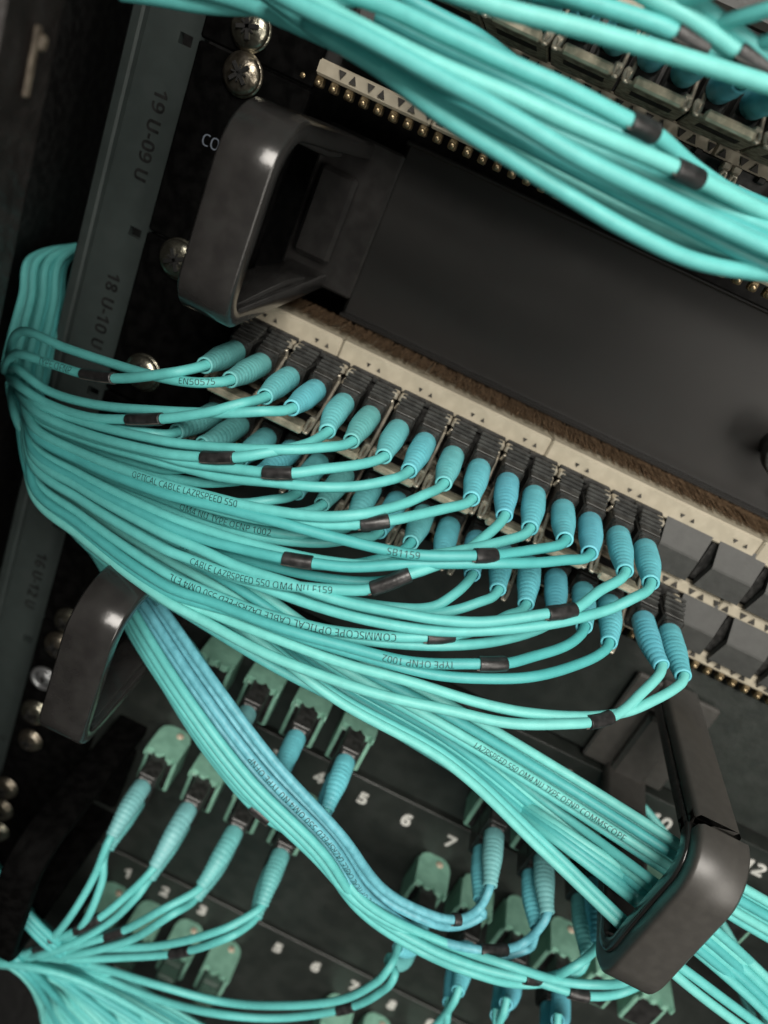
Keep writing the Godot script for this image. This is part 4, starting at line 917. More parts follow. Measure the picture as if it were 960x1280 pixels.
	cable("fibre_cable", "aqua trunk cable, fifth from the top in the lower strand at the right ring", "cables of the trunk passing through the right ring", [-110.3,-59.4,-64.6, -112,-58.4,-44.6, -114.5,-63.4,-30.6, -109.8,-72.8,-23.2, -105.6,-81.4,-16.2, -101.8,-87.8,-10.1, -85.1,-102.2,11.4, -67.6,-102.2,18.5, -41.9,-97.8,30.2, -20.5,-94.3,38, 3.2,-96.8,40.7, 30.6,-102.4,37.1, 60.7,-113.7,32.6, 84.9,-110.4,45, 100.5,-116,43, 125.1,-131.1,33, 146.7,-141.6,29, 206.7,-171.9,17], 1.0, "cable_deep", [], [])
	cable("fibre_cable", "aqua cable hanging lowest of the trunk at the right ring", "cables of the trunk passing through the right ring", [-105.9,-56.5,-57.3, -107.2,-55.5,-37.3, -108.8,-60.5,-23.3, -104,-69.6,-16, -99.9,-77.8,-9.2, -96.1,-83.9,-3.3, -81.4,-98,18.2, -64.5,-97.8,25.3, -39.7,-93.4,36.9, -18.9,-90.7,45.1, 4.1,-93.9,48.1, 29.9,-98.9,44.3, 57.8,-111.7,40.6, 81.2,-115.3,48, 97.4,-121.2,47, 119.2,-130.4,42, 178.9,-156.8,28], 1.0, "cable_pale", [], [])
	cable("fibre_cable", "aqua cable second lowest of the trunk at the right ring", "cables of the trunk passing through the right ring", [-106.4,-57.1,-58.1, -108,-56.1,-38.1, -110.2,-61.1,-24.1, -105.5,-70.2,-16.8, -101.5,-78.5,-9.9, -97.7,-84.6,-4, -82,-98.2,17.2, -65.1,-98,24.2, -40.3,-93.5,35.9, -19.3,-90.7,44, 3.8,-93.7,47, 29.6,-98.5,43, 55.5,-110.1,38.8, 80.5,-114,47, 98.2,-119.3,46, 121,-129.3,40, 181,-155.4,26], 1.0, "cable_aqua", [], [])
	cable("fibre_cable", "aqua cable on the underside of the trunk, first from its outer edge", "cables of the trunk passing through the right ring", [-106.5,-58.9,-57.2, -109.7,-57.9,-37.2, -115.2,-62.9,-23.2, -111.1,-71.4,-16.1, -107.2,-79.8,-9.2, -103.5,-86.2,-3.1, -90.1,-86,16.2, -80.8,-93.2,19.2, -67.9,-100.3,25.3, -50.4,-103.3,29.6, -31,-102.8,33.3, -10.7,-102.2,36.9, 10.7,-106.8,31.9, 43.3,-115.1,26, 59.6,-108.1,40, 84,-112.2,43, 108.9,-120.3,42, 130.7,-131.4,38, 185.8,-159,26], 1.0, "cable_aqua", [], [])
	cable("fibre_cable", "aqua cable on the underside of the trunk, second from its outer edge", "cables of the trunk passing through the right ring", [-107.6,-59.2,-59.2, -110.5,-58.2,-39.2, -115.4,-63.2,-25.2, -111.2,-71.9,-18.1, -107.3,-80.4,-11.1, -103.5,-86.8,-5.1, -89.7,-86.8,15.4, -80.3,-93.9,18.4, -67.1,-99.9,24, -50,-102.8,28.2, -30.5,-102.3,31.9, -10.1,-101.7,35.5, 10.3,-106.7,30.7, 43.1,-115,24.9, 59.3,-107.6,39, 83.4,-111,42, 108,-118.3,41, 129.6,-129.3,37, 184.5,-156.5,25], 1.0, "cable_deep", [], [])
	cable("fibre_cable", "aqua cable on the underside of the trunk, third from its outer edge", "cables of the trunk passing through the right ring", [-108.7,-59.5,-61.3, -111.3,-58.5,-41.3, -115.6,-63.5,-27.3, -111.3,-72.4,-20.1, -107.3,-80.9,-13.1, -103.5,-87.4,-7, -89.4,-87.5,14.7, -79.9,-94.7,17.6, -66.3,-99.4,22.7, -49.6,-102.3,26.9, -30,-101.8,30.6, -9.5,-101.2,34.2, 10,-106.5,29.6, 43,-115,23.8, 59.1,-107.2,38, 82.8,-109.7,41, 107,-116.4,40, 128.5,-127.2,36, 183.2,-154.1,24], 1.0, "cable_aqua", [], [])
	cable("fibre_cable", "aqua cable on the underside of the trunk, fourth from its outer edge", "cables of the trunk passing through the right ring", [-107,-58.2,-58.6, -109.4,-57.2,-38.6, -113.1,-62.2,-24.6, -108.6,-71.1,-17.4, -104.6,-79.5,-10.5, -100.8,-85.7,-4.5, -89.1,-88.3,13.9, -79.4,-95.4,16.9, -65.6,-99,21.4, -49.2,-101.7,25.5, -29.5,-101.3,29.3, -8.8,-100.7,32.9, 9.6,-106.4,28.4, 42.9,-114.9,22.7, 58.9,-106.8,37, 82.2,-108.4,40, 106,-114.4,39, 127.5,-125.1,35, 181.8,-151.6,23], 1.0, "cable_pale", [], [])
	# the upper trunk across the top right
	cable("fibre_cable", "aqua cable along the top of the upper trunk, crossing above the blue boots", "cables of the upper trunk", [-38.5,17.5,48.6, -29.2,18.3,49.1, -17.9,19.3,49.5, -6.6,21.3,48.3, 4.9,23.2,46.1, 19.3,25.5,42.5, 31.6,27.5,38.1], 1.22, "cable_pale", [], [])
	cable("fibre_cable", "aqua cable with a black sleeve beside the triangles, upper trunk", "cables of the upper trunk", [-40.8,13,50.7, -31.5,13.8,51.2, -23.3,13.7,52.1, -12.7,13.8,51.8, -4.9,14.1,50.4, 4.6,14.2,46.9, 8.6,14.4,44.5, 16.9,13.3,38.2, 26.5,13,31.5, 38.4,14.2,21.9], 1.16, "cable_aqua", [[Vector3(4.2, 14.2, 47), Vector3(8.9, 14.4, 44.3)]], [])
	cable("fibre_cable", "aqua cable with a split black sleeve, third down in the upper trunk", "cables of the upper trunk", [-42.5,10.9,50.5, -34.7,10.4,51.7, -21.6,10.1,52.6, -11,10.5,52.2, -0.9,10.7,50.7, 13.2,11.6,45.6, 17.4,11.8,43.2, 29.8,12.2,36.2, 42.2,13.4,28.8], 1.16, "cable_pale", [[Vector3(13.1, 11.6, 45.7), Vector3(17.7, 11.8, 43.1)]], [])
	cable("fibre_cable", "aqua cable in the middle of the upper trunk, rising to the top left", "cables of the upper trunk", [-49.3,10.2,51, -43.3,9.6,52.3, -32.5,9.4,53.2, -20.7,8.7,54.3, -9.6,8,55.4, 0.8,7.1,55.6, 13.4,7.1,53.1, 29.2,7.3,49.3, 41.5,7.8,44.4], 1.22, "cable_aqua", [], [])
	cable("fibre_cable", "aqua cable just under the middle of the upper trunk", "cables of the upper trunk", [-42.6,8.6,47.2, -29.1,7.1,48.7, -20.3,6.5,49.8, -11.4,6.4,50.7, 3.9,5.9,50.6, 19.4,5.6,48.2, 31.5,5.5,45.7, 43.8,5.9,41.9], 1.16, "cable_deep", [], [])
	cable("fibre_cable", "lowest aqua cable of the upper trunk, over the toothed edge", "cables of the upper trunk", [-49.9,9.7,45.8, -39.9,8.1,47.4, -29.4,6.9,48.7, -19.5,5,50.5, -7.5,3.6,51.9, -1,2.9,52, 10.2,1.9,52.2, 21.3,2,49.7, 32.3,4.6,45, 43.4,8.2,38.7], 1.16, "cable_aqua", [], [])
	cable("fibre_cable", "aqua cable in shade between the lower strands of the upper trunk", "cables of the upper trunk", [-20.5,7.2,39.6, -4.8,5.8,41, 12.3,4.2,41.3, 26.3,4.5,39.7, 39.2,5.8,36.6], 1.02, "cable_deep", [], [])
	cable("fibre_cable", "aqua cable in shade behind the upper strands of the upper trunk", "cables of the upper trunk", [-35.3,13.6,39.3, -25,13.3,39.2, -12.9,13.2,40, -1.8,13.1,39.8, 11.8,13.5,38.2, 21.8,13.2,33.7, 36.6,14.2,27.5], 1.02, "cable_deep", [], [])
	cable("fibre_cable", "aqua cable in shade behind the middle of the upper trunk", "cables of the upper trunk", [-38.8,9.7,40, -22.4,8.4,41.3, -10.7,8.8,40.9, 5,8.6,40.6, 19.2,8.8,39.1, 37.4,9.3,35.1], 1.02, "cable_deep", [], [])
	cable("fibre_cable", "aqua cable ending in a black sleeve at the left end of the upper trunk", "cables of the upper trunk", [-73.6,4.8,42, -65,6.1,41.2, -54.7,7.5,41.4, -46.6,7.8,42.2, -34.7,7.8,43, -25.7,7.4,40.8, -15.9,8.2,36.9, -2.7,8.6,33.1], 1.1, "cable_aqua", [[Vector3(-35, 7.8, 43), Vector3(-30.2, 7.7, 41.8)]], [])
	cable("fibre_cable", "thin aqua cable along the top left of the upper trunk", "cables of the upper trunk", [-74.4,1.7,39, -69.1,3.1,39.3, -60.2,5.3,39.2, -51.6,8.3,39.9, -41.4,12.9,39.8, -33.6,18.5,39.3], 1.1, "cable_aqua", [], [])
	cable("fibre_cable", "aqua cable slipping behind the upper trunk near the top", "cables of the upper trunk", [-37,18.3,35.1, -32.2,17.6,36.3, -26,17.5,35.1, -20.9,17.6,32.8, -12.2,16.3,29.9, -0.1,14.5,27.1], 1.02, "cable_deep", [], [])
	cable("fibre_cable", "aqua cable with a black sleeve above the blue boots, near the top edge", "cables of the upper trunk", [-18.6,24.4,41.7, -8.6,25.3,42.2, -0.2,26.1,42.7, 3.5,26.4,42.5, 9,26.5,41.2, 15.2,27.6,39.5, 24.6,29.7,36.1], 1.22, "cable_aqua", [[Vector3(4.2, 26.6, 42.2), Vector3(9.4, 26.6, 41.1)]], [])
	cable("fibre_cable", "aqua cable with a black sleeve in the top right corner", "cables of the upper trunk", [-14.2,30,42.4, 0.5,28.7,42.6, 6.6,28.4,42.6, 13.5,27.6,41.7, 18.5,27.6,40.5, 27.6,28,37.9], 1.22, "cable_pale", [[Vector3(13.1, 27.7, 41.7), Vector3(18.5, 27.6, 40.5)]], [])
	cable("fibre_cable", "aqua cable furthest up in the top right corner", "cables of the upper trunk", [-5.1,31,40.7, 4.6,30.5,41.7, 10.3,29.7,42, 18.4,28.4,41.3, 28.8,27.2,39.3], 1.16, "cable_aqua", [], [])
	cable("fibre_cable", "deep aqua cable hugging the underside of the third strand, upper trunk", "cables of the upper trunk", [-48.3,12.4,42.3, -35.4,10.5,44, -20.7,9.2,45.3, -8.2,9.3,45, 4.3,9.5,43.5, 17.4,9.8,39.7, 36.5,10.9,34.4], 1.1, "cable_aqua", [], [])
	cable("fibre_cable", "pale aqua cable between the middle and lowest strands of the upper trunk", "cables of the upper trunk", [-50.1,9.6,41.5, -37.3,8,43, -24.9,6.8,44.3, -8.7,5.3,45.7, 4.4,4.5,45.7, 17.5,4.1,44.5, 32.6,6.4,39.8, 44.3,8.9,35.1], 1.1, "cable_pale", [], [])
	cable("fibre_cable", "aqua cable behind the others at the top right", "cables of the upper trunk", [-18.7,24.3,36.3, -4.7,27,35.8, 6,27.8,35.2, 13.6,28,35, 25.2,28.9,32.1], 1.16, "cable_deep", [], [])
	# cords of the cassette modules below
	cord("aqua duplex cord leftmost of the four that curve to the lower left bundle", "patch cords of the lower left cassette ports", Vector3(-30.6, -166, 10), [Vector3(-30.6, -169.2, 20), Vector3(-30.5, -173.9, 34), Vector3(0, -0.6, 0.8), Vector3(-30.6, -175.5, 20), Vector3(-30.5, -179, 34), Vector3(0.2, -0.5, 0.9)], [[-30.5,-173,32.8, -30.5,-175.2,35.6, -30.2,-184.8,38, -31.1,-194.9,42, -33.9,-207.9,42, -37.5,-218.1,40.5, -48.9,-236.9,38, -59,-251.1,38], [-30.8,-178.3,32.7, -30.1,-179.9,35.7, -27.9,-184.8,38, -27.3,-195.4,42, -31,-210,40.5, -36,-219.5,40.5, -48.9,-236.9,38, -59,-251.1,38]], [[0, Vector3(-33.5, -207.6, 40.5), Vector3(-37.3, -218, 40.5)]], true, "boot_pale", "boot_teal", [], "cable_aqua")
	cord("aqua duplex cord second from left of the four that curve to the lower left bundle", "patch cords of the lower left cassette ports", Vector3(-16.9, -166, 10), [Vector3(-16.9, -169.2, 20), Vector3(-17.5, -176.6, 34), Vector3(-0.2, -0.6, 0.8), Vector3(-16.9, -175.5, 20), Vector3(-17.5, -181.6, 34), Vector3(-0.1, -0.3, 1)], [[-17.2,-175.7,32.8, -17.8,-177.7,35.6, -20.5,-185.3,38, -24.4,-193.7,41, -28.8,-201,42, -35.1,-213.1,40.5, -41,-226.4,38, -48.9,-236.9,38, -59,-251.1,38], [-17.3,-181.2,32.6, -17.6,-182.2,35.9, -18.1,-184.2,38, -21.8,-195.6,39.5, -27.7,-205.3,42, -35.6,-216.6,42, -41,-226.4,38, -48.9,-236.9,38, -59,-251.1,38]], [[0, Vector3(-24.5, -194.1, 41), Vector3(-27.9, -201, 40.5)]], true, "boot_pale", "boot_teal", [], "cable_aqua")
	cord("aqua duplex cord third from left of the four that curve to the lower left bundle", "patch cords of the lower left cassette ports", Vector3(-3.2, -166, 10), [Vector3(-3.2, -169.2, 20), Vector3(-4.6, -175.6, 34), Vector3(-0.3, -0.2, 0.9), Vector3(-3.2, -175.5, 20), Vector3(-4.6, -180.6, 34), Vector3(-0.2, 0, 1)], [[-4.1,-175.2,32.6, -5.3,-176.1,35.8, -10.4,-179.8,41, -17.5,-194,41, -24.8,-203.1,42, -33.4,-215,40.5, -41,-226.4,38, -48.9,-236.9,38, -59,-251.1,38], [-4.3,-180.6,32.5, -5.1,-180.6,35.9, -8,-180.4,41, -14.7,-195.7,41, -23.9,-206.7,42, -33.7,-218.9,40.5, -41,-226.4,38, -48.9,-236.9,38, -59,-251.1,38]], [[0, Vector3(-16.9, -195, 39.5), Vector3(-20.6, -199.4, 41)]], true, "boot_teal", "boot_teal", [], "cable_aqua")
	cord("aqua duplex cord rightmost of the four that curve to the lower left bundle", "patch cords of the lower left cassette ports", Vector3(10.5, -166, 10), [Vector3(10.5, -169.2, 20), Vector3(11.2, -172.3, 34), Vector3(-0.4, -0.3, 0.9), Vector3(10.5, -175.5, 20), Vector3(11.2, -177.4, 34), Vector3(-0.3, -0.1, 1)], [[11.7,-171.9,32.7, 10.4,-172.9,35.8, 4.4,-177.7,41, -7.5,-193,41, -20.5,-204.1,41, -32.2,-215.2,40.5, -41,-226.4,38, -48.9,-236.9,38, -59,-251.1,38], [11.6,-177.2,32.6, 10.6,-177.6,35.9, 6.9,-178.8,41, -2.7,-194.7,39.5, -15.9,-206.8,39.5, -29.5,-216.4,40.5, -41,-226.4,38, -48.9,-236.9,38, -59,-251.1,38]], [[1, Vector3(-1.4, -190.8, 41), Vector3(-5.3, -195.1, 41)]], true, "boot_teal", "boot_teal", [], "cable_aqua")
	cord("aqua duplex cord sweeping along the bottom to the lower left bundle", "patch cords hanging below the lower right cassette ports", Vector3(51.6, -166, 10), [Vector3(51.6, -169.2, 20), Vector3(45.6, -164.3, 34), Vector3(-0.1, -0, 1), Vector3(51.6, -175.5, 20), Vector3(45.6, -169.3, 34), Vector3(0.1, 0.3, 1)], [[45.7,-164.2,32.5, 45.4,-164.4,36, 44.8,-164.6,39, 43.8,-170.8,40, 38.8,-182.3,40, 27.7,-193.6,40, 13.5,-206.5,38, -3.2,-209,40, -25.6,-218.7,38, -43.3,-227.4,38, -60,-245.8,38], [45.4,-169.7,32.6, 45.8,-168.8,35.9, 46.9,-166.6,39, 46.4,-174.4,39, 42.4,-186,38, 29.8,-200.9,38, 14.9,-208,40, -1.6,-217.7,38, -22.9,-224.6,36, -43.3,-234.1,36, -59.4,-249.3,38]], [[1, Vector3(43, -184.7, 38), Vector3(38.5, -187.5, 40)]], true, "boot_cyan", "boot_teal", [], "cable_aqua")
	cord("aqua duplex cord hanging down left of the bottom edge, under the eighth port", "patch cords hanging below the lower right cassette ports", Vector3(65.3, -166, 10), [Vector3(65.3, -169.2, 20), Vector3(64, -168.7, 34), Vector3(0, -0.7, 0.7), Vector3(65.3, -175.5, 20), Vector3(64, -173.8, 34), Vector3(0.2, -0.7, 0.7)], [[64,-167.6,33, 64,-170.2,35.4, 64.3,-180.4,35, 61.9,-198.4,37], [63.7,-172.8,32.9, 64.4,-175.1,35.4, 66.3,-180.9,35, 66.5,-198.4,37]], [], true, "boot_cyan", "boot_blue", [], "cable_aqua")
	cord("aqua duplex cord hanging down at the bottom edge, under the ninth port", "patch cords hanging below the lower right cassette ports", Vector3(79, -166, 10), [Vector3(79, -169.2, 20), Vector3(75.3, -165, 34), Vector3(0.1, -0.7, 0.7), Vector3(79, -175.5, 20), Vector3(75.3, -170, 34), Vector3(0.3, -0.6, 0.7)], [[75.1,-163.9,33, 75.5,-166.4,35.4, 77,-176.2,35, 77.6,-192.7,37], [74.8,-169.1,32.9, 76,-171.3,35.4, 78.9,-176.4,35, 79.2,-191.3,37]], [], true, "boot_blue", "boot_cyan", [], "cable_aqua")
	cord("aqua duplex cord hanging down at the bottom edge, under the tenth port", "patch cords hanging below the lower right cassette ports", Vector3(92.7, -166, 10), [Vector3(92.7, -169.2, 20), Vector3(87.8, -162, 34), Vector3(0.3, -0.7, 0.7), Vector3(92.7, -175.5, 20), Vector3(87.8, -167, 34), Vector3(0.5, -0.5, 0.7)], [[87.4,-160.9,33, 88.3,-163.3,35.4, 92,-172.8,35, 92.9,-187.2,37], [87,-166.3,33, 88.8,-168,35.4, 94.2,-172.8,35, 96,-184.5,37]], [], true, "boot_blue", "boot_blue", [], "cable_aqua")
	cord("blue-tinted duplex cord nearest the left at the eighth group, short sleeve by the 7", "cords of the blue-tinted bundle through the left ring", Vector3(54.4, -128, 10), [Vector3(54.4, -131.2, 20), Vector3(55.3, -133.2, 34), Vector3(-0, -0.5, 0.9), Vector3(54.4, -137.5, 20), Vector3(55.3, -138.2, 34), Vector3(0.4, -0.4, 0.8)], [[55.3,-132.4,32.7, 55.2,-134.2,35.7, 54.9,-137.8,37, 51.2,-138.8,41, 44.6,-138.7,43.5, 31.9,-134.9,46.5, 17.2,-122.4,50, -1.6,-114.7,48, -20.2,-108.2,42, -39.1,-106.3,30, -53.6,-109.2,18, -67.7,-107,10, -80.9,-99.4,8, -91.6,-87.9,8, -98.4,-84.8,-2, -102.5,-82.8,-16, -105.2,-82.4,-34], [54.7,-137.6,32.8, 56,-139.1,35.6, 57.3,-140.4,35.5, 52,-143,39.5, 43.8,-141.1,43.5, 31.5,-140.2,43.5, 17.1,-126.8,47.4, -2.3,-119.1,45.4, -21.5,-112.3,39.4, -40.8,-109.9,27.4, -55.4,-111.8,15.4, -69.6,-109.4,7.4, -82.9,-101.5,5.4, -93.7,-89.6,5.4, -100.8,-86.6,-4.6, -105.1,-84.5,-18.6, -106.4,-82.9,-34]], [[0, Vector3(52, -137.6, 41), Vector3(49, -140.4, 41)]], true, "boot_pale", "boot_cyan", [[0, "COMMSCOPE OPTICAL CABLE LAZRSPEED 550 OM4 NU TYPE OFNP", Vector3(-38.7, -108.8, 30), true, 1.35]], "cable_blue")
	cord("blue-tinted duplex cord in the middle of the three looped at the right", "cords of the blue-tinted bundle through the left ring", Vector3(67.8, -128, 10), [Vector3(67.8, -131.2, 20), Vector3(69.7, -132.9, 34), Vector3(-0.1, -0.6, 0.8), Vector3(67.8, -137.5, 20), Vector3(69.7, -137.9, 34), Vector3(0.1, -0.7, 0.8)], [[69.8,-132,32.8, 69.4,-134.1,35.6, 68,-140.8,37, 62.7,-141.9,41, 57.9,-141.8,43.5, 47.5,-144.9,43.5, 30.8,-139.3,46.5, 16.2,-125.7,50, -3,-118.4,48, -22,-111.8,42, -41,-109.4,30, -55.3,-110.6,18, -69.4,-108.3,10, -82.2,-100.5,8, -92.8,-88.5,8, -100.2,-85.7,-2, -104.8,-83.9,-16, -107.7,-83.5,-34], [69.5,-136.9,32.9, 69.8,-139.2,35.5, 70.4,-143.6,35.5, 62.1,-147.1,39.5, 48.5,-147.1,43.5, 30.7,-141.4,46.5, 16,-129.3,48, -3.7,-122.1,46.1, -23.2,-115.2,40, -42.5,-112.4,28.1, -56.8,-112.6,16.1, -71,-110.3,8.1, -83.8,-102.2,6.1, -94.5,-89.9,6.1, -102.2,-87.1,-3.9, -106.9,-85.2,-17.9, -108.8,-84,-34]], [[0, Vector3(63.8, -143, 39.5), Vector3(58.2, -141.6, 43.5)]], true, "boot_pale", "boot_cyan", [[0, "COMMSCOPE OPTICAL CABLE LAZRSPEED 550 OM4 NU TYPE OFNP", Vector3(39, -142.6, 46), false, 1.35]], "cable_blue")
	cord("aqua duplex cord rightmost of the three looped at the right", "cords of the blue-tinted bundle through the left ring", Vector3(81.3, -128, 10), [Vector3(81.3, -131.2, 20), Vector3(83.1, -133.8, 34), Vector3(-0.3, -0.2, 0.9), Vector3(81.3, -137.5, 20), Vector3(83.1, -138.8, 34), Vector3(-0.1, -0.4, 0.9)], [[83.6,-133.5,32.6, 82.4,-134.2,35.9, 77.9,-137,41, 75.6,-144.9,39.5, 69.5,-143.3,43.5, 58.6,-145.1,45, 45.9,-144.7,46.5, 30.3,-142.5,46.5, 15.1,-127.5,51.3, -4.3,-120.7,49.3, -23.6,-114.1,43.3, -42.5,-111.4,31.3, -56.5,-110.9,19.3, -70.3,-108.7,11.3, -82.8,-100.7,9.3, -93.2,-88.4,9.3, -101.1,-85.9,-0.7, -106.2,-84.3,-14.7, -110.1,-84.6,-34], [83.3,-138.2,32.6, 82.8,-139.7,35.8, 82.1,-141.9,37, 73.4,-149.2,39.5, 58.8,-147.4,45, 45.9,-150.3,43.5, 29.8,-143.8,46.5, 14.9,-131.9,48.7, -5.1,-125.1,46.7, -24.9,-118.1,40.7, -44.2,-115,28.7, -58.3,-113.5,16.7, -72.3,-111.1,8.7, -84.8,-102.8,6.7, -95.3,-90.1,6.7, -103.5,-87.6,-3.3, -108.8,-86,-17.3, -111.2,-85.1,-34]], [[0, Vector3(75.9, -144.6, 39.5), Vector3(69.6, -143.2, 43.5)]], true, "boot_blue", "boot_teal", [], "cable_aqua")
	cord("aqua duplex cord running on behind the right ring to the tenth port", "cords of the blue-tinted bundle through the left ring", Vector3(94.8, -128, 10), [Vector3(94.8, -131.2, 20), Vector3(89.9, -123.3, 34), Vector3(0.3, -0.5, 0.8), Vector3(94.8, -137.5, 20), Vector3(89.9, -128.4, 34), Vector3(0.6, -0.4, 0.7)], [[89.5,-122.6,32.8, 90.4,-124.4,35.6, 92.6,-128.8,37, 90.4,-134.6,39.5, 85.5,-139.9,39.5, 77.7,-142.1,41, 65,-140.2,45, 51.2,-144.5,43.5, 30.2,-139.2,48, 15.9,-132.6,46.1, -4.3,-125.3,44.1, -24.2,-118.2,38.1, -43.8,-115.1,26.1, -58.2,-114.5,14.1, -72.4,-112,6.1, -85.3,-103.8,4.1, -96,-91.1,4.1, -103.9,-88.4,-5.9, -108.9,-86.5,-19.9, -109.6,-84.4,-34], [89,-127.8,32.9, 91,-129.1,35.5, 96,-132.2,35.5, 94.7,-141.4,35.5, 86.6,-143.6,39.5, 78.9,-144.3,41, 66.1,-146.7,41, 50,-146,43.5, 29.8,-140.6,48, 14.8,-134.3,47.4, -5.6,-127.6,45.4, -25.7,-120.3,39.4, -45.1,-117,27.4, -59.2,-114.8,15.4, -73.3,-112.3,7.4, -85.8,-104,5.4, -96.4,-91,5.4, -104.8,-88.5,-4.6, -110.2,-86.9,-18.6, -111.9,-85.5,-34]], [[1, Vector3(85.3, -144.2, 39.5), Vector3(80.4, -145.9, 39.5)]], true, "boot_blue", "boot_cyan", [], "cable_aqua")
	cord("aqua duplex cord curving left from the fourth port beside the number 4", "cords of the blue-tinted bundle through the left ring", Vector3(14, -128, 10), [Vector3(14, -131.2, 20), Vector3(14.1, -134.3, 34), Vector3(-0.2, -0.6, 0.8), Vector3(14, -137.5, 20), Vector3(14.1, -139.3, 34), Vector3(0.2, -0.2, 1)], [[14.3,-133.4,32.8, 13.7,-135.4,35.6, 12.5,-139.2,36, 6.3,-139,38, -3.9,-137.3,38, -16.8,-131.6,36, -28.6,-124.6,34, -46.4,-119.9,24.8, -60.7,-117.1,12.8, -74.9,-114.5,4.8, -87.5,-105.9,2.8, -98.2,-92.6,2.8, -106.8,-90,-7.2, -112.3,-88.4,-21.2, -112.4,-85.7,-34], [13.8,-139.1,32.5, 14.5,-139.6,35.9, 14.9,-139.9,36, 9.2,-142.1,37, -0.1,-141,37, -14,-135.3,35, -27,-127.4,33, -46.7,-121.1,22.2, -61.2,-118.7,10.2, -75.6,-115.9,2.2, -88.5,-107.2,0.2, -99.4,-93.8,0.2, -107.9,-91.1,-9.8, -113.1,-89.3,-23.8, -111.7,-85.4,-34]], [[1, Vector3(3.4, -141.5, 37), Vector3(-1.5, -140.6, 37)]], true, "boot_cyan", "boot_blue", [], "cable_aqua")
	cord("aqua duplex cord dipping behind the blue-tinted bundle from the third port", "cords of the blue-tinted bundle through the left ring", Vector3(0.6, -128, 10), [Vector3(0.6, -131.2, 20), Vector3(0.9, -130.9, 34), Vector3(-0.3, -0.4, 0.9), Vector3(0.6, -137.5, 20), Vector3(0.9, -136, 34), Vector3(0, 0.3, 0.9)], [[1.4,-130.3,32.7, 0.2,-131.8,35.7, -1.1,-133.5,36, -2.3,-128.5,35, -22.9,-120.7,29, -43.5,-117.4,17, -58.9,-119.1,5, -73.8,-116.3,-3, -87.9,-107.8,-5, -99.4,-95.2,-5, -106.5,-91.6,-15, -110.5,-89,-29, -106,-82.7,-34], [0.9,-136.5,32.6, 0.9,-135.3,35.9, 1,-133.8,37, -2.8,-131.1,33.7, -23.8,-123.1,27.7, -44.6,-119.6,15.7, -60,-120.6,3.7, -75,-117.6,-4.3, -89.1,-109,-6.3, -100.6,-96.2,-6.3, -107.9,-92.6,-16.3, -112.1,-90,-30.3, -106.9,-83.1,-34]], [], true, "boot_cyan", "boot_blue", [], "cable_aqua")
	cord("pale green duplex cord half hidden behind the blue-tinted bundle, second port", "cords of the blue-tinted bundle through the left ring", Vector3(-12.9, -128, 10), [Vector3(-12.9, -131.2, 20), Vector3(-13.2, -129.9, 34), Vector3(-0.7, 0.2, 0.7), Vector3(-12.9, -137.5, 20), Vector3(-13.2, -134.9, 34), Vector3(-0.3, 0.6, 0.7)], [[-12.1,-130.2,33, -14.7,-129.5,35.3, -17.5,-128.7,34, -23.4,-122.9,26.4, -44.2,-119.4,14.4, -59.8,-121,2.4, -75,-118,-5.6, -89.3,-109.4,-7.6, -100.9,-96.7,-7.6, -108,-92.9,-17.6, -112,-90.2,-31.6, -106,-82.7,-34], [-12.7,-135.9,32.9, -13.8,-133.7,35.4, -16.2,-128.8,35, -23.1,-123.1,25.1, -44.1,-119.7,13.1, -59.8,-121.6,1.1, -75.1,-118.6,-6.9, -89.6,-110,-8.9, -101.4,-97.2,-8.9, -108.3,-93.3,-18.9, -112.1,-90.5,-32.9, -105.5,-82.5,-34]], [], true, "boot_pale", "boot_pale", [], "cable_aqua")
	# the dense bundle at the lower left
	cable("fibre_cable", "teal cable of the lower left bundle, first from the right at the dark ring", "cables of the bundle in the lower left corner", [-71.4,-191.5,36, -57.4,-198.6,37, -45.9,-206.9,38, -34.8,-216.5,36, -20,-225.5,32, -4.3,-234.4,28, 26.2,-244.4,24], 1.0, "cable_deep", [], [])
	cable("fibre_cable", "teal cable of the lower left bundle, second from the right at the dark ring", "cables of the bundle in the lower left corner", [-70,-190,38, -56.3,-196.6,39, -45,-204.6,40, -33.8,-212.3,39, -19.2,-220.9,35, -3.6,-234.6,28, 26.6,-245.7,24], 1.0, "cable_aqua", [], [])
	cable("fibre_cable", "teal cable of the lower left bundle, third from the right at the dark ring", "cables of the bundle in the lower left corner", [-68.7,-188.5,40, -55.2,-194.6,41, -44.1,-202.2,42, -32.9,-208.2,42, -19.2,-226.1,32, -2.9,-234.7,28, 27.1,-247,24], 1.0, "cable_deep", [], [])
	cable("fibre_cable", "teal cable of the lower left bundle, fourth from the right at the dark ring", "cables of the bundle in the lower left corner", [-70.6,-195.8,36, -56.8,-201.8,37, -45.3,-209.4,38, -34.3,-218.8,36, -18.4,-221.4,35, -2.2,-234.9,28, 27.6,-248.3,24], 1.0, "cable_deep", [], [])
	cable("fibre_cable", "teal cable of the lower left bundle, fifth from the right at the dark ring", "cables of the bundle in the lower left corner", [-69.3,-194.2,38, -55.7,-199.8,39, -44.4,-207,40, -33.3,-214.6,39, -18.5,-226.7,32, -1.5,-235.1,28, 28,-249.6,24], 1.0, "cable_aqua", [], [])
	cable("fibre_cable", "teal cable of the lower left bundle, sixth from the right at the dark ring", "cables of the bundle in the lower left corner", [-68,-192.6,40, -54.6,-197.8,41, -43.6,-204.6,42, -32.3,-210.4,42, -17.7,-221.9,35, -0.8,-235.2,28, 28.5,-250.9,24], 1.0, "cable_deep", [], [])
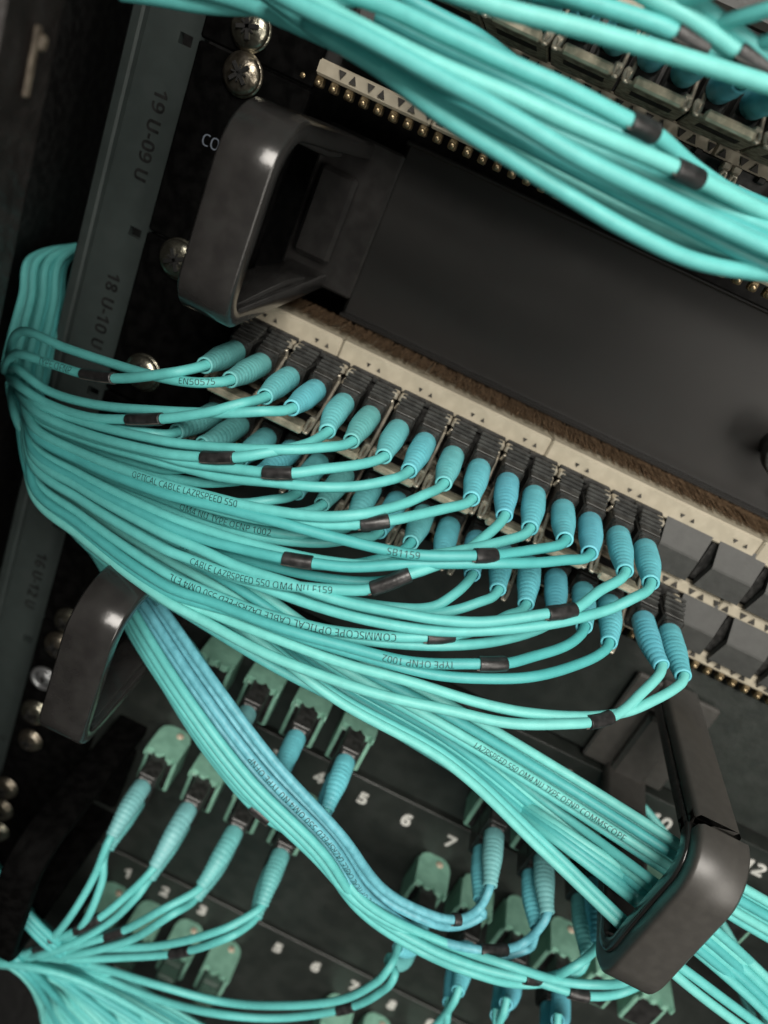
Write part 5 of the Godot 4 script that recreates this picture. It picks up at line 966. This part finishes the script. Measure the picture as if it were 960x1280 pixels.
	cable("fibre_cable", "teal cable of the lower left bundle, seventh from the right at the dark ring", "cables of the bundle in the lower left corner", [-69.8,-200.1,36, -56.1,-205.1,37, -44.8,-211.9,38, -33.7,-221.2,36, -17.7,-227.2,32, -0.1,-235.4,28, 28.9,-252.3,24], 1.0, "cable_deep", [], [])
	cable("fibre_cable", "teal cable of the lower left bundle, eighth from the right at the dark ring", "cables of the bundle in the lower left corner", [-68.5,-198.5,38, -55,-203.1,39, -43.9,-209.5,40, -32.7,-216.9,39, -16.9,-222.5,35, 0.6,-235.6,28, 29.4,-253.6,24], 1.0, "cable_aqua", [], [])
	cable("fibre_cable", "teal cable of the lower left bundle, ninth from the right at the dark ring", "cables of the bundle in the lower left corner", [-67.2,-196.9,40, -53.9,-201,41, -43,-207,42, -31.8,-212.7,42, -16.9,-227.8,32, 1.3,-235.7,28, 29.9,-254.9,24], 1.0, "cable_deep", [], [])
	cable("fibre_cable", "aqua cable fanning down to the bottom edge, first from the right", "cables of the bundle in the lower left corner", [-63.2,-222.9,36, -50.5,-230.1,36, -40.8,-230.7,37, -30.7,-244.6,32, -16.2,-258.8,28, 3.4,-262.1,32], 1.0, "cable_aqua", [], [])
	cable("fibre_cable", "aqua cable fanning down to the bottom edge, second from the right", "cables of the bundle in the lower left corner", [-62,-220.9,38, -49.5,-227.5,38, -40,-228.1,39, -30.6,-242.3,34, -18,-260.8,28, 0.6,-264.5,32], 1.0, "cable_pale", [], [])
	cable("fibre_cable", "aqua cable fanning down to the bottom edge, third from the right", "cables of the bundle in the lower left corner", [-60.8,-218.8,40, -48.6,-224.9,40, -39.1,-225.5,41, -30.6,-240.1,36, -19.8,-262.8,28, -2.2,-266.9,32], 1.0, "cable_deep", [], [])
	cable("fibre_cable", "aqua cable fanning down to the bottom edge, fourth from the right", "cables of the bundle in the lower left corner", [-62.4,-227,36, -49.9,-232.9,36, -40.2,-233.5,37, -31.9,-248.7,32, -21.7,-264.9,28, -5.1,-269.3,32], 1.0, "cable_aqua", [], [])
	cable("fibre_cable", "aqua cable fanning down to the bottom edge, fifth from the right", "cables of the bundle in the lower left corner", [-61.3,-224.9,38, -49,-230.3,38, -39.3,-230.9,39, -31.9,-246.5,34, -23.5,-266.9,28, -7.9,-271.8,32], 1.0, "cable_pale", [], [])
	cable("fibre_cable", "aqua cable fanning down to the bottom edge, sixth from the right", "cables of the bundle in the lower left corner", [-60.1,-222.8,40, -48,-227.7,40, -38.5,-228.3,41, -31.8,-244.2,36, -25.4,-268.9,28, -10.8,-274.3,32], 1.0, "cable_deep", [], [])
	cable("fibre_cable", "aqua cable fanning down to the bottom edge, seventh from the right", "cables of the bundle in the lower left corner", [-61.7,-231.2,36, -49.3,-235.7,36, -39.5,-236.4,37, -33.2,-253,32, -27.3,-271,28, -13.8,-276.8,32], 1.0, "cable_aqua", [], [])
	cable("fibre_cable", "aqua cable fanning down to the bottom edge, eighth from the right", "cables of the bundle in the lower left corner", [-60.5,-229.1,38, -48.4,-233.1,38, -38.7,-233.7,39, -33.2,-250.7,34, -29.2,-273.1,28, -16.7,-279.3,32], 1.0, "cable_pale", [], [])
	cable("fibre_cable", "aqua cable low in the left corner beneath the sweeping cord, first from top", "cables of the bundle in the lower left corner", [-61.8,-244.4,36, -42.9,-229.3,38, -25.1,-225.6,36, -1.1,-229.7,32, 20.5,-241,26], 1.0, "cable_pale", [], [])
	cable("fibre_cable", "aqua cable low in the left corner beneath the sweeping cord, second from top", "cables of the bundle in the lower left corner", [-61.2,-243.4,37, -42.4,-228.3,39, -24.7,-224.8,37, -0.5,-229.8,33, 21.3,-241.9,27], 1.0, "cable_aqua", [], [])
	cable("fibre_cable", "aqua cable low in the left corner beneath the sweeping cord, third from top", "cables of the bundle in the lower left corner", [-60.6,-242.4,38, -41.9,-227.4,40, -24.3,-224.1,38, 0,-229.9,34, 22,-242.7,28], 1.0, "cable_deep", [], [])
	cable("fibre_cable", "aqua cable low in the left corner beneath the sweeping cord, fourth from top", "cables of the bundle in the lower left corner", [-60,-241.4,39, -41.4,-226.4,41, -23.8,-223.3,39, 0.6,-229.9,35, 22.7,-243.6,29], 1.0, "cable_pale", [], [])
	cable("fibre_cable", "aqua cable low in the left corner beneath the sweeping cord, fifth from top", "cables of the bundle in the lower left corner", [-59.4,-240.4,40, -40.9,-225.4,42, -23.4,-222.5,40, 1.1,-230,36, 23.4,-244.4,30], 1.0, "cable_aqua", [], [])
	cable("fibre_cable", "teal cable spreading across the lower left corner, first from its upper right side", "cables of the bundle in the lower left corner", [-62.9,-247.4,34, -47.1,-234,36, -34.5,-231.2,35, -17.4,-233,33, 6.9,-236.4,31, 36.4,-246.1,28], 1.0, "cable_deep", [], [])
	cable("fibre_cable", "teal cable spreading across the lower left corner, second from its upper right side", "cables of the bundle in the lower left corner", [-63.7,-251.8,32, -47.7,-238.1,34, -34.8,-235.3,33, -18.3,-237.7,31, 4.7,-238.7,31, 32.1,-249.8,28], 1.0, "cable_aqua", [], [])
	cable("fibre_cable", "teal cable spreading across the lower left corner, third from its upper right side", "cables of the bundle in the lower left corner", [-64.5,-256.2,30, -48.3,-242.3,32, -34.2,-232.4,35, -19.2,-242.5,29, 2.5,-240.9,31, 27.7,-253.6,28], 1.0, "cable_pale", [], [])
	cable("fibre_cable", "teal cable spreading across the lower left corner, fourth from its upper right side", "cables of the bundle in the lower left corner", [-62.5,-249.5,34, -46.8,-235.7,36, -34.6,-236.4,33, -19.3,-236.8,33, 0.2,-243.2,31, 23.3,-257.4,28], 1.0, "cable_deep", [], [])
	cable("fibre_cable", "teal cable spreading across the lower left corner, fifth from its upper right side", "cables of the bundle in the lower left corner", [-63.3,-253.9,32, -47.3,-239.9,34, -33.9,-233.5,35, -20.2,-241.6,31, -2.1,-245.5,31, 18.8,-261.3,28], 1.0, "cable_aqua", [], [])
	cable("fibre_cable", "teal cable spreading across the lower left corner, sixth from its upper right side", "cables of the bundle in the lower left corner", [-64.1,-258.4,30, -47.9,-244.1,32, -34.3,-237.6,33, -21.1,-246.5,29, -4.3,-247.8,31, 14.2,-265.3,28], 1.0, "cable_pale", [], [])
	cable("fibre_cable", "teal cable spreading across the lower left corner, seventh from its upper right side", "cables of the bundle in the lower left corner", [-62.1,-251.6,34, -46.4,-237.5,36, -33.6,-234.7,35, -21.2,-240.8,33, -6.7,-250.1,31, 9.5,-269.3,28], 1.0, "cable_deep", [], [])
	cable("fibre_cable", "teal cable spreading across the lower left corner, eighth from its upper right side", "cables of the bundle in the lower left corner", [-62.9,-256.1,32, -47,-241.7,34, -34,-238.8,33, -22.1,-245.7,31, -9,-252.5,31, 4.8,-273.3,28], 1.0, "cable_aqua", [], [])
	cable("fibre_cable", "teal cable spreading across the lower left corner, ninth from its upper right side", "cables of the bundle in the lower left corner", [-63.7,-260.5,30, -47.5,-245.9,32, -33.4,-235.9,35, -23.1,-250.6,29, -11.4,-254.9,31, 0.1,-277.5,28], 1.0, "cable_pale", [], [])
	cable("white_cable", "thick white cable leaving the right ring toward the right edge", "", [100.4,-123.6,12, 112.3,-124.9,10, 129.1,-127.7,8, 150.7,-131.6,5, 205.5,-138.5,2], 1.9, "cable_white", [], [])
	cable("fibre_cable", "aqua cable dropping steeply at the right edge beyond the ring", "cables at the right edge", [77.2,-114,-1.6, 95.6,-119.7,4.9, 115.8,-129.9,13.4, 129.8,-140.1,14.3, 143.5,-152.8,16.4], 1.0, "cable_pale", [], [])
	cable("fibre_cable", "aqua cable behind the right ring, steeper than the trunk", "cables at the right edge", [81.7,-130.9,0.4, 96,-132.3,6.1, 107.3,-133.2,10.7, 126.1,-143.5,10.5, 146.3,-159.2,11.5], 1.0, "cable_aqua", [], [])
